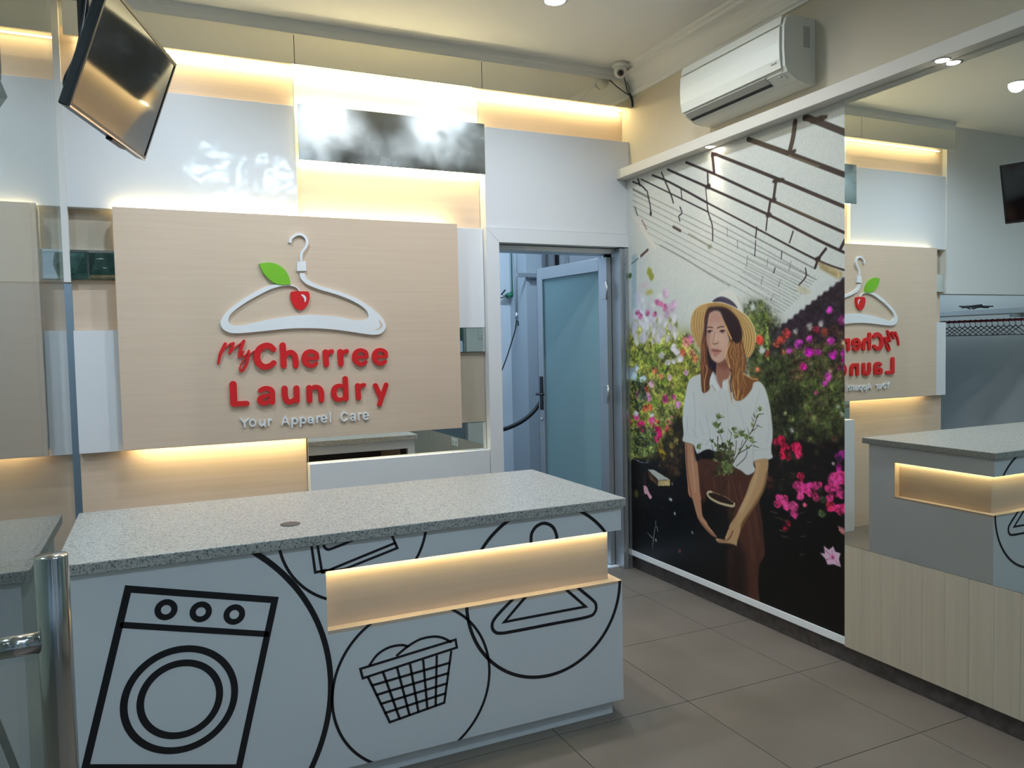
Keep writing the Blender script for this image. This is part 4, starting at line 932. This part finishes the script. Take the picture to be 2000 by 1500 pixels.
for X, Y, r, c in [(200,90,60,(190,36,70)), (160,105,40,(186,40,72)), (240,160,60,(196,34,76)), (330,150,66,(204,40,84)), (350,200,50,(210,48,92)), (215,215,46,(186,34,66)), (265,235,36,(170,28,60)), (255,190,34,(90,20,30)), (700,230,52,(96,26,86)), (740,215,50,(120,34,104)), (700,320,44,(120,28,92)), (690,250,30,(40,20,44)), (650,290,20,(170,150,160)),
                   (365,400,50,(176,36,72)), (345,480,60,(212,66,132)), (400,500,58,(206,62,128)), (370,570,46,(206,72,132)), (480,480,60,(206,62,130)), (530,470,36,(196,60,116)), (500,580,50,(170,50,90)), (450,545,42,(190,56,112)), (650,430,80,(214,72,138)), (720,400,70,(216,66,132)), (770,440,60,(206,58,124)), (620,500,60,(206,60,124)), (700,540,70,(212,66,134)), (760,560,50,(196,50,116)), (660,550,30,(70,16,40)), (760,605,24,(50,14,30)),
                   (620,590,50,(206,60,122)), (640,660,66,(190,44,92)), (720,680,66,(206,54,112)), (770,660,50,(200,50,108)), (620,650,44,(150,40,60)), (200,600,60,(214,72,132)), (170,640,44,(206,60,118)), (250,650,60,(206,70,130)), (310,660,60,(212,80,142)), (310,720,44,(206,70,132)), (240,590,36,(210,70,128)), (260,800,36,(120,26,44)), (240,850,28,(110,22,36)), (405,645,26,(196,84,112)), (725,865,30,(160,90,90)), (540,520,30,(40,44,30)), (560,600,40,(64,70,48)), (550,720,44,(70,80,54))]:
    flower(g8((X, Y))[0], r/4.41*0.8, r/4.41*0.8, c, 0.9, 0.93)
for _ in range(170):
    X, Y = (rng.uniform(290, 790), rng.uniform(380, 720)) if rng.random() < .75 else (rng.uniform(140, 350), rng.uniform(545, 750))
    p = mu(g8((X, Y))[0]); ix, iy = int(p[0]), int(p[1])
    if 0 <= ix < MW and 0 <= iy < MH and img[iy, ix, 0] > 150: blob(g8((X, Y))[0], rng.uniform(1, 3), rng.uniform(1, 4), np.clip(img[iy, ix]*rng.choice([0.72, 0.85, 1.12, 1.2]), 0, 235), 0.6, 0.7, rng.uniform(0, 3))
fill(g8((535,1058),(578,1064),(568,995),(612,1030),(650,1000),(668,1048),(715,1062),(698,1108),(718,1182),(650,1156),(602,1160),(580,1108)), (208, 172, 194), 0.6, 1, False)
for a in ((575,1030),(640,1040),(700,1170),(590,1120)): line(g8((645,1095), a), 1.6, (150, 84, 120), 0.8, 0.6, False)
blob(g8((645, 1095))[0], 4, 4, (140, 60, 100), 1); fill(g8((690,830),(740,850),(760,910),(720,890)), (170, 110, 110), 0.8); blob(g8((785,885))[0], 3, 4, (150, 120, 110), 1); blob(g8((780,1000))[0], 3, 5, (130, 110, 90), 1.2)
for X, Y in ((150,750),(200,770),(110,700),(205,910),(180,860)): line(g8((X, Y), (X+60, Y+16)), 3.2, (86, 66, 54), 0.7, 1.5, False)
for X, Y in ((385,715),(440,795),(375,1075),(385,920),(210,430),(290,410)): line(g8((X-16, Y), (X+22, Y-6)), 2, (84, 86, 76), 0.6, 1, False)

# mottled foliage and print grain under the figure
def field(sg):
    f = gblur(rng.standard_normal((MH, MW)), sg); return (f/f.std())[..., None]
_zz = (np.arange(MH)*MRES+MZ0)[:, None, None]; _lum = img.mean(-1, keepdims=True)
_leafy = np.clip((175-_lum)/60, 0, 1)*np.clip((1.86-_zz)/0.15, 0, 1)
img *= 1+_leafy*np.clip(0.16*field(1.1)+0.15*field(2.6)+0.10*field(6), -0.55, 0.7)
img += 2.2*field(0.8)*np.clip(_lum/80, 0.1, 1)
img[:] = np.clip(img, 0, 255)
# -- the woman: skirt, shirt, arms, head, hat, pot
zA_, zB_, zC_ = zoomed(1330, 560, 6.25), zoomed(1310, 720, 6.25), zoomed(1310, 900, 5.768)
fill(zC_((300,10),(420,-20),(700,40),(870,160),(950,130),(985,300),(1000,480),(1030,680),(1050,900),(1060,1060),(1000,1180),(985,1400),(980,1720),(600,1600),(520,1300),(400,900),(330,500),(310,200)), (72, 42, 33), 1.2, 1)
fill(zC_((330,480),(480,520),(620,640),(700,760),(760,960),(650,1000),(655,1380),(640,1640),(300,1500),(300,1260),(280,700)), (8, 6, 6), 6, 0.97)
fill(zC_((680,1000),(820,1000),(850,1200),(850,1600),(680,1560)), (22, 13, 12), 8, 0.8)
for a, b, c, w in (((690,170),(750,450),(98,62,50),16), ((650,180),(660,430),(92,62,50),34), ((480,200),(500,330),(86,58,48),26), ((700,180),(760,420),(40,24,20),8), ((380,160),(440,80),(104,70,58),8), ((940,560),(985,900),(92,56,44),22), ((880,700),(930,1100),(84,50,40),60), ((985,980),(985,1300),(56,34,28),20), ((970,500),(1030,860),(30,18,16),10), ((665,1000),(660,1380),(58,28,26),9), ((780,250),(800,420),(88,56,44),30), ((350,250),(400,420),(58,36,32),40)):
    line(zC_(a, b), w/5.77, c, 0.75, 2.2, False)
SH = (190, 193, 192)
fill(zB_((420,50),(330,75),(250,112),(208,185),(180,320),(155,480),(145,650),(157,790),(145,880),(210,908),(280,935),(300,990),(330,1040),(400,1000),(470,985),(520,1005),(610,1030),(700,1070),(760,1185),(860,1245),(940,1300),(1032,1246),(1012,1180),(1018,1133),(1100,1128),(1190,1112),(1246,1085),(1232,1030),(1228,960),(1245,830),(1240,700),(1215,480),(1170,290),(1120,190),(1050,140),(900,60),(740,60),(600,50)), SH, 0.8, 1)
for pts, c, w, a in [(((1090,250),(1020,560),(1010,900)),(168,172,174),18,.5), (((280,300),(300,620),(290,800)),(172,174,176),22,.6), (((200,600),(210,780)),(168,168,172),14,.6), (((660,300),(700,560),(690,900)),(170,173,174),12,.6), (((590,300),(640,480),(660,760)),(172,175,176),12,.5), (((430,560),(480,820),(440,930)),(164,166,170),18,.5),
                    (((165,795),(230,810),(300,835)),(172,173,174),6,.8), (((1010,1000),(1120,985),(1228,962)),(170,173,174),7,.8), (((1000,880),(1010,1130)),(160,164,166),12,.7), (((820,420),(900,700),(960,980)),(178,182,183),26,.5), (((250,720),(330,850)),(160,162,168),12,.6), (((350,640),(400,800)),(166,168,172),14,.6), (((1170,420),(1200,700),(1180,900)),(174,178,180),22,.5), (((560,420),(570,560)),(176,178,178),10,.6)]:
    line(zB_(*pts), w/6.25, c, a, 2.0)
line(zB_((520,60),(560,150),(620,245)), 1.6, (140, 128, 122), 0.8, 0.7); line(zB_((500,200),(545,270)), 1.6, (120, 116, 112), 0.7, 0.7); line(zB_((690,150),(640,152),(622,240)), 1.2, (150, 146, 142), 0.8, 0.7)
fill(zB_((520,60),(540,130),(590,250),(555,255),(500,190),(470,230),(480,130)), (200, 203, 203), 0.7, 0.9)
fill(zB_((735,70),(690,150),(640,152),(628,245),(700,250),(760,180)), (198, 201, 201), 0.8, 0.8)
SK = (168, 124, 98)
fill(zB_((175,905),(230,915),(276,935),(292,1040),(318,1150),(335,1260),(345,1400),(350,1500),(365,1600),(230,1560),(205,1400),(186,1200),(176,1040)), SK, 0.9)
fill(zC_((190,60),(290,0),(310,130),(325,300),(345,500),(360,620),(400,680),(430,740),(510,838),(516,862),(480,852),(420,800),(350,720),(308,650),(268,520),(218,310)), SK, 0.8)
line(zB_((190,930),(200,1180),(225,1400),(255,1560)), 3, (116, 72, 54), 0.8, 2.5); line(zB_((270,960),(300,1130)), 2.4, (122, 84, 66), 0.7, 2); line(zB_((255,1050),(280,1300),(300,1500)), 5, (190, 148, 120), 0.6, 3)
line(zC_((300,640),(350,700),(430,790),(500,850)), 3, (120, 80, 62), 0.7, 1.5); line(zC_((345,650),(410,730),(470,800)), 3, (186, 146, 122), 0.6, 1.5)
fill(zC_((940,10),(1018,-20),(1098,-10),(1088,150),(1062,280),(1012,400),(942,510),(872,600),(802,700),(782,800),(752,900),(741,962),(716,945),(640,930),(542,922),(506,886),(522,872),(616,892),(612,868),(650,780),(665,712),(722,640),(772,540),(842,390),(902,220),(957,100)), (172, 140, 104), 0.8)
line(zC_((1085,140),(1055,290),(1000,410),(930,520),(850,640),(795,740)), 6, (120, 88, 54), 0.75, 3); line(zC_((980,40),(940,240),(860,430),(790,570)), 9, (190, 160, 126), 0.6, 4)
line(zC_((700,790),(670,860),(640,890)), 2.4, (100, 56, 44), 0.9, 0.9); line(zC_((540,905),(640,905)), 2, (140, 88, 72), 0.7, 0.9); line(zC_((650,780),(620,870)), 3, (196, 156, 132), 0.6, 1.5); line(zC_((560,930),(700,950)), 2, (60, 36, 30), 0.8, 1.2)
# pot in her hands
fill(zC_((418,372),(470,440),(560,482),(640,508),(712,512),(700,600),(670,700),(620,790),(560,860),(500,820),(440,720),(405,640),(380,520)), (15, 11, 9), 1.4, 0.97)
fill(zC_((640,520),(708,515),(690,640),(650,690)), (62, 42, 28), 4, 0.8)
fill(zC_((420,365),(460,350),(560,378),(640,415),(705,470),(710,500),(620,490),(530,460),(450,415)), (44, 28, 20), 0.9)
line(zC_((462,350),(428,352),(414,376),(446,420),(530,468),(620,496),(702,510),(716,484)), 4.2, (186, 172, 138), 0.95, 0.8); line(zC_((700,466),(620,408),(540,376),(460,350)), 1.6, (150, 128, 100), 0.8, 0.7)
# plant stems, twigs and leaves
BR = (52, 38, 30)
for pts, w in [(((610,1560),(590,1300),(570,1150),(575,830)),2.2), (((640,1560),(640,1300),(620,1000)),2.4), (((620,1560),(700,1290),(760,1150),(860,980),(1000,740),(1060,570)),1.8), (((760,1150),(830,1040),(930,980),(990,930)),1.6), (((800,1190),(900,1100),(935,1010)),1.4), (((740,1150),(790,1010),(800,880)),1.6), (((720,1120),(700,960)),1.4), (((590,1290),(560,1180),(500,930)),1.4), (((550,1280),(440,1200),(370,1100),(340,1020)),1.4), (((835,1030),(880,870)),1.2), (((720,900),(745,790)),1.2), (((630,880),(600,800)),1.2), (((600,1500),(560,1300)),2), (((650,1480),(720,1310)),2)]:
    line(zB_(*pts), w, BR, 0.95, 0.6)
scatter((1396, 1432, 868, 925), 120, [(58,62,36), (84,90,54), (44,40,26), (104,112,72), (70,52,34)], (1.2, 3.4), 0.5, 0.9, 2.0)
for X, Y, r, n in [(580,600,60,14), (560,700,70,22), (600,770,50,14), (765,750,50,12), (870,800,70,22), (790,830,50,12), (930,850,60,14), (980,850,40,8), (1000,890,50,10), (1090,500,44,12), (1000,690,40,6), (340,960,50,14), (505,890,40,10), (710,910,50,14), (550,940,40,8), (840,990,30,5), (930,965,30,5), (1060,580,30,5), (650,1170,80,26), (660,1230,70,16)]:
    for _ in range(n):
        t = rng.uniform(0.1, 2.6); L = r*rng.uniform(0.5, 1.0); x, y_ = X+rng.uniform(-r, r)*0.35, Y+rng.uniform(-r, r)*0.35
        c = [(86,100,56), (112,128,72), (62,76,42), (132,148,96), (48,56,34)][rng.integers(5)]
        line(zB_((x, y_), (x+L*math.cos(t), y_-L*math.sin(t))), 2.6, c, 0.95, 0.6, False, 0.8)
for a, b in (((1030,590),(1010,530)), ((1035,600),(1000,555)), ((1010,640),(985,590)), ((1050,690),(1120,720)), ((1000,760),(1065,705)), ((1070,560),(1140,550)), ((955,790),(935,715)), ((1010,940),(1085,968)), ((740,790),(700,735)), ((770,775),(815,780)), ((1050,520),(1045,500))): line(zB_(a, b), 2.4, (74, 78, 54), 0.9, 0.6, False, 0.8)
# hat brim, then hair, face
fill(zA_((118,440),(125,370),(160,290),(230,230),(320,200),(430,188),(530,200),(620,235),(700,280),(780,340),(850,420),(890,500),(912,590),(912,680),(895,770),(862,830),(822,868),(770,800),(700,600),(500,300),(330,330),(280,480),(262,640),(244,772),(205,720),(160,640),(125,540)), (172, 140, 90), 0.8)
for k in range(9):
    f = k/9; o1 = 26+150*f
    line(zA_((770-o1*0.75, 362+o1*0.2), (835-o1*0.8, 440+o1*0.15), (880-o1*0.86, 530+o1*0.08), (898-o1*0.9, 620), (896-o1*0.92, 690), (878-o1*0.86, 770), (840-o1*0.6, 840-o1*0.25)), 1.5, (118, 84, 46) if k % 2 else (206, 174, 118), 0.8, 0.6)
    line(zA_((132+o1*1.0, 300+o1*0.1), (122+o1*0.92, 440), (132+o1*0.85, 540+o1*0.1), (165+o1*0.62, 640+o1*0.2), (212+o1*0.2, 730)), 1.3, (112, 78, 44) if k % 2 else (196, 160, 104), 0.7, 0.6)
line(zA_((118,440),(125,370),(160,290),(230,230),(320,200),(430,188),(530,200),(620,235),(700,280),(780,340),(850,420),(890,500),(912,590),(912,680)), 1.6, (216, 196, 156), 0.9, 0.6)
line(zA_((330,225),(430,215),(530,232),(620,270)), 5, (160, 122, 70), 0.8, 1.2)
fill(zA_((385,186),(420,140),(470,80),(520,48),(565,34),(622,46),(672,92),(712,180),(748,250),(762,318),(700,282),(620,236),(530,200),(440,184)), (204, 203, 194), 0.9)
line(zA_((690,120),(735,230),(756,300)), 4, (178, 176, 166), 0.6, 2)
fill(zA_((384,184),(420,146),(480,122),(540,130),(610,166),(660,212),(692,262),(640,240),(560,206),(480,186)), (62, 55, 70), 0.8); line(zA_((470,130),(560,170),(640,225)), 1.4, (96, 88, 98), 0.6, 0.8)
HB, HD = (118, 76, 46), (42, 24, 24)
fill(zA_((500,250),(600,290),(690,390),(740,520),(748,640),(772,760),(796,900),(792,1000),(772,1060),(830,1096),(932,1108),(946,1146),(885,1172),(866,1245),(800,1335),(722,1390),(652,1372),(622,1250),(605,1120),(602,1000),(560,900),(545,800),(582,680),(572,560),(520,430),(490,300)), HB, 0.9)
fill(zA_((330,262),(420,240),(520,250),(600,290),(690,390),(738,520),(745,620),(690,700),(620,650),(575,600),(520,430),(480,320),(420,300),(350,330)), HD, 1.8)
fill(zA_((330,262),(292,350),(280,480),(265,600),(246,720),(240,900),(240,1050),(255,1270),(300,1292),(352,1242),(346,1150),(400,1010),(440,1000),(440,930),(380,880),(340,780),(316,640),(318,500),(350,330)), (98, 58, 38), 0.9)
fill(zA_((330,700),(372,880),(440,925),(445,1000),(425,1080),(400,1040),(350,1000),(322,860)), (30, 20, 28), 1.6)
fill(zA_((335,270),(300,360),(292,480),(280,590),(310,600),(318,500),(350,330)), HD, 2, 0.8)
fill(zA_((440,925),(500,906),(548,870),(580,930),(604,1000),(596,1080),(565,1125),(510,1150),(498,1240),(445,1150),(428,1060)), (142, 98, 82), 0.9)
fill(zA_((440,930),(550,890),(590,960),(560,1010),(460,985)), (112, 70, 58), 3.5, 0.8)
fill(zA_((350,335),(400,300),(460,312),(492,352),(522,430),(548,520),(580,640),(572,750),(546,850),(502,905),(452,926),(402,906),(366,860),(342,780),(322,660),(318,540),(330,420)), (184, 150, 132), 0.8)
fill(zA_((345,340),(400,300),(470,315),(520,430),(500,470),(420,440),(330,470)), (166, 126, 112), 4, 0.7); fill(zA_((322,540),(345,560),(350,680),(375,840),(350,800),(325,660)), (150, 108, 94), 2.5, 0.8)
fill(zA_((440,570),(520,600),(545,720),(500,760),(450,680)), (196, 164, 146), 4, 0.6); fill(zA_((420,850),(470,840),(500,880),(450,915),(410,890)), (194, 160, 142), 3, 0.6)
line(zA_((326,500),(350,492),(386,500)), 2.2, (74, 46, 42), 0.9, 0.9); line(zA_((446,504),(485,488),(524,490)), 2.2, (74, 46, 42), 0.9, 0.9)
for cx, cy in ((352, 548), (505, 545)):
    blob(zA_((cx, cy))[0], 5.4, 3.0, (104, 66, 60), 1.0, 0.8); blob(zA_((cx, cy))[0], 3.6, 1.9, (52, 32, 34), 0.6, 0.95)
    line(zA_((cx-32, cy-4), (cx, cy-16), (cx+34, cy-4)), 1.3, (48, 30, 30), 0.9, 0.6)
blob(zA_((374, 557))[0], 1.4, 1.1, (226, 216, 210), 0.5, 0.9); blob(zA_((527, 552))[0], 1.3, 0.9, (196, 176, 168), 0.5, 0.8)
line(zA_((412,560),(402,620),(388,672)), 2.0, (150, 106, 92), 0.6, 1.6); line(zA_((430,590),(425,650)), 2.6, (206, 176, 160), 0.7, 1.8)
line(zA_((388,686),(400,700),(420,698),(450,694)), 1.7, (98, 56, 50), 0.85, 0.8); blob(zA_((452, 680))[0], 2.5, 3, (166, 124, 108), 1.2, 0.7)
fill(zA_((368,772),(395,755),(415,762),(440,762),(498,784),(440,794),(385,786)), (142, 88, 80), 0.6); fill(zA_((385,790),(440,797),(490,790),(455,828),(415,838),(392,818)), (170, 116, 106), 0.7); line(zA_((372,778),(430,792),(496,784)), 0.9, (92, 50, 48), 0.9, 0.5)
line(zA_((400,842),(445,846)), 2, (150, 108, 96), 0.7, 1.2)
for pts, c, w in [(((500,380),(560,500),(620,640)),(196,150,96),2.0), (((540,480),(575,560),(612,630)),(206,162,104),2.6), (((600,690),(560,800),(580,900),(600,990)),(204,160,112),2.2), (((560,750),(540,820),(570,930),(590,980)),(214,176,130),1.4), (((650,680),(640,800),(680,900),(700,1000)),(150,104,66),3), (((700,690),(710,800),(745,900),(730,1000)),(190,142,92),2.2), (((680,700),(690,820),(720,900)),(200,152,104),1.6), (((620,720),(600,820),(650,940),(630,1010)),(176,128,84),2.2), (((740,700),(770,800),(790,900)),(88,52,32),3), (((600,1010),(640,1060),(600,1150),(615,1280)),(62,38,28),3), (((720,1010),(690,1100),(700,1250),(690,1370)),(196,148,92),3.4), (((650,1090),(640,1200),(670,1360)),(200,154,98),2.8), (((760,1060),(740,1150),(770,1250),(740,1370)),(170,122,72),3.4), (((780,1080),(840,1180),(850,1230)),(120,78,50),3.4), (((760,1060),(860,1120),(935,1130)),(190,146,96),2.4), (((790,1090),(850,1150),(930,1150)),(120,82,52),1.8), (((690,1040),(670,1120),(650,1250)),(112,70,42),2.2), (((730,1030),(745,1120),(720,1200)),(92,56,36),2.2), (((590,1100),(575,1200),(600,1320),(625,1420)),(190,146,92),1.6), (((580,1110),(600,1250),(622,1380)),(140,100,60),1.4),
                  (((262,700),(256,900),(270,1060),(285,1250)),(150,96,58),2.4), (((300,620),(270,760),(300,950),(315,1050)),(120,74,46),2.4), (((305,960),(320,1010),(290,1150),(290,1280)),(198,152,100),2), (((280,700),(285,900),(262,1050)),(166,112,68),1.6), (((340,1040),(330,1130),(320,1240)),(84,50,34),3), (((370,980),(350,1080),(340,1200)),(64,40,32),2.4), (((290,470),(280,640),(262,720)),(120,70,56),2)]:
    line(zA_(*pts), w, c, 0.85, 0.7)
for _ in range(60):
    x = rng.uniform(640, 770); c = [(186,138,86), (110,68,42), (206,162,108), (84,50,32)][rng.integers(4)]
    line(zA_((x*0.85+90, 690+rng.uniform(0, 60)), (x+rng.uniform(-20, 20), 860), (x+rng.uniform(-30, 10), 1040), (x+rng.uniform(-30, 50), 1200+rng.uniform(0, 140))), 0.9, c, 0.5, 0.5)
# -- into the mesh
cols = np.clip(img, 0, 255)/255.0
lin = np.where(cols > 0.0404, ((cols+0.055)/1.055)**2.4, cols/12.92)*MURAL_GAIN
gm = lin.mean(-1, keepdims=True); lin = np.clip(gm+(lin-gm)*1.06, 0.0012, 0.88)
gy, gx = np.meshgrid(np.arange(MH), np.arange(MW), indexing='ij'); nv = MW*MH
co = np.empty((nv+4, 3), np.float32); co[:nv, 0] = MXP; co[:nv, 1] = -(gx.ravel()*MRES+0.002); co[:nv, 2] = gy.ravel()*MRES+MZ0
idx = np.arange(nv).reshape(MH, MW)
quads = np.stack([idx[:-1, :-1], idx[1:, :-1], idx[1:, 1:], idx[:-1, 1:]], -1).reshape(-1, 4)
crn = [idx[0, 0], idx[0, -1], idx[-1, -1], idx[-1, 0]]
for i, c in enumerate(crn): co[nv+i] = co[c]; co[nv+i, 0] = -0.002
back = np.array([[nv, nv+1, nv+2, nv+3]]); polys = np.concatenate([quads, back])
me = bpy.data.meshes.new('mural_print'); me.vertices.add(nv+4); me.vertices.foreach_set('co', co.ravel())
me.loops.add(polys.size); me.loops.foreach_set('vertex_index', polys.ravel().astype(np.int32))
me.polygons.add(len(polys)); me.polygons.foreach_set('loop_start', (np.arange(len(polys))*4).astype(np.int32)); me.polygons.foreach_set('loop_total', np.full(len(polys), 4, np.int32))
me.update(calc_edges=True)
ca = me.color_attributes.new('print', 'FLOAT_COLOR', 'POINT')
cc = np.ones((nv+4, 4), np.float32); cc[:nv, :3] = lin.reshape(-1, 3); ca.data.foreach_set('color', cc.ravel())
g = mat('mural_ink', (0.5, 0.5, 0.5), 0.34); n_, l_, p_ = nodes(g)
an = n_.new('ShaderNodeAttribute'); an.attribute_name = 'print'; l_.new(an.outputs['Color'], p_.inputs['Base Color']); p_.inputs['Specular IOR Level'].default_value = 0.30
mt = thing('wall_mural', 'tall printed mural of a woman in a straw hat among greenhouse flowers', 'mural', (-0.012, -0.87, 0.085))
link('print', me, 'mural_ink', mt)
box('trim_strip', (-0.030, -0.001, MY+0.0008, -0.004, 0.088, 0.1235), 'white_satin', mt, 0.0015)
box('edge_trim', (-0.027, -0.001, -0.0019, -0.0012, 0.1235, 2.5305), 'white_satin', mt)
settle(mt)
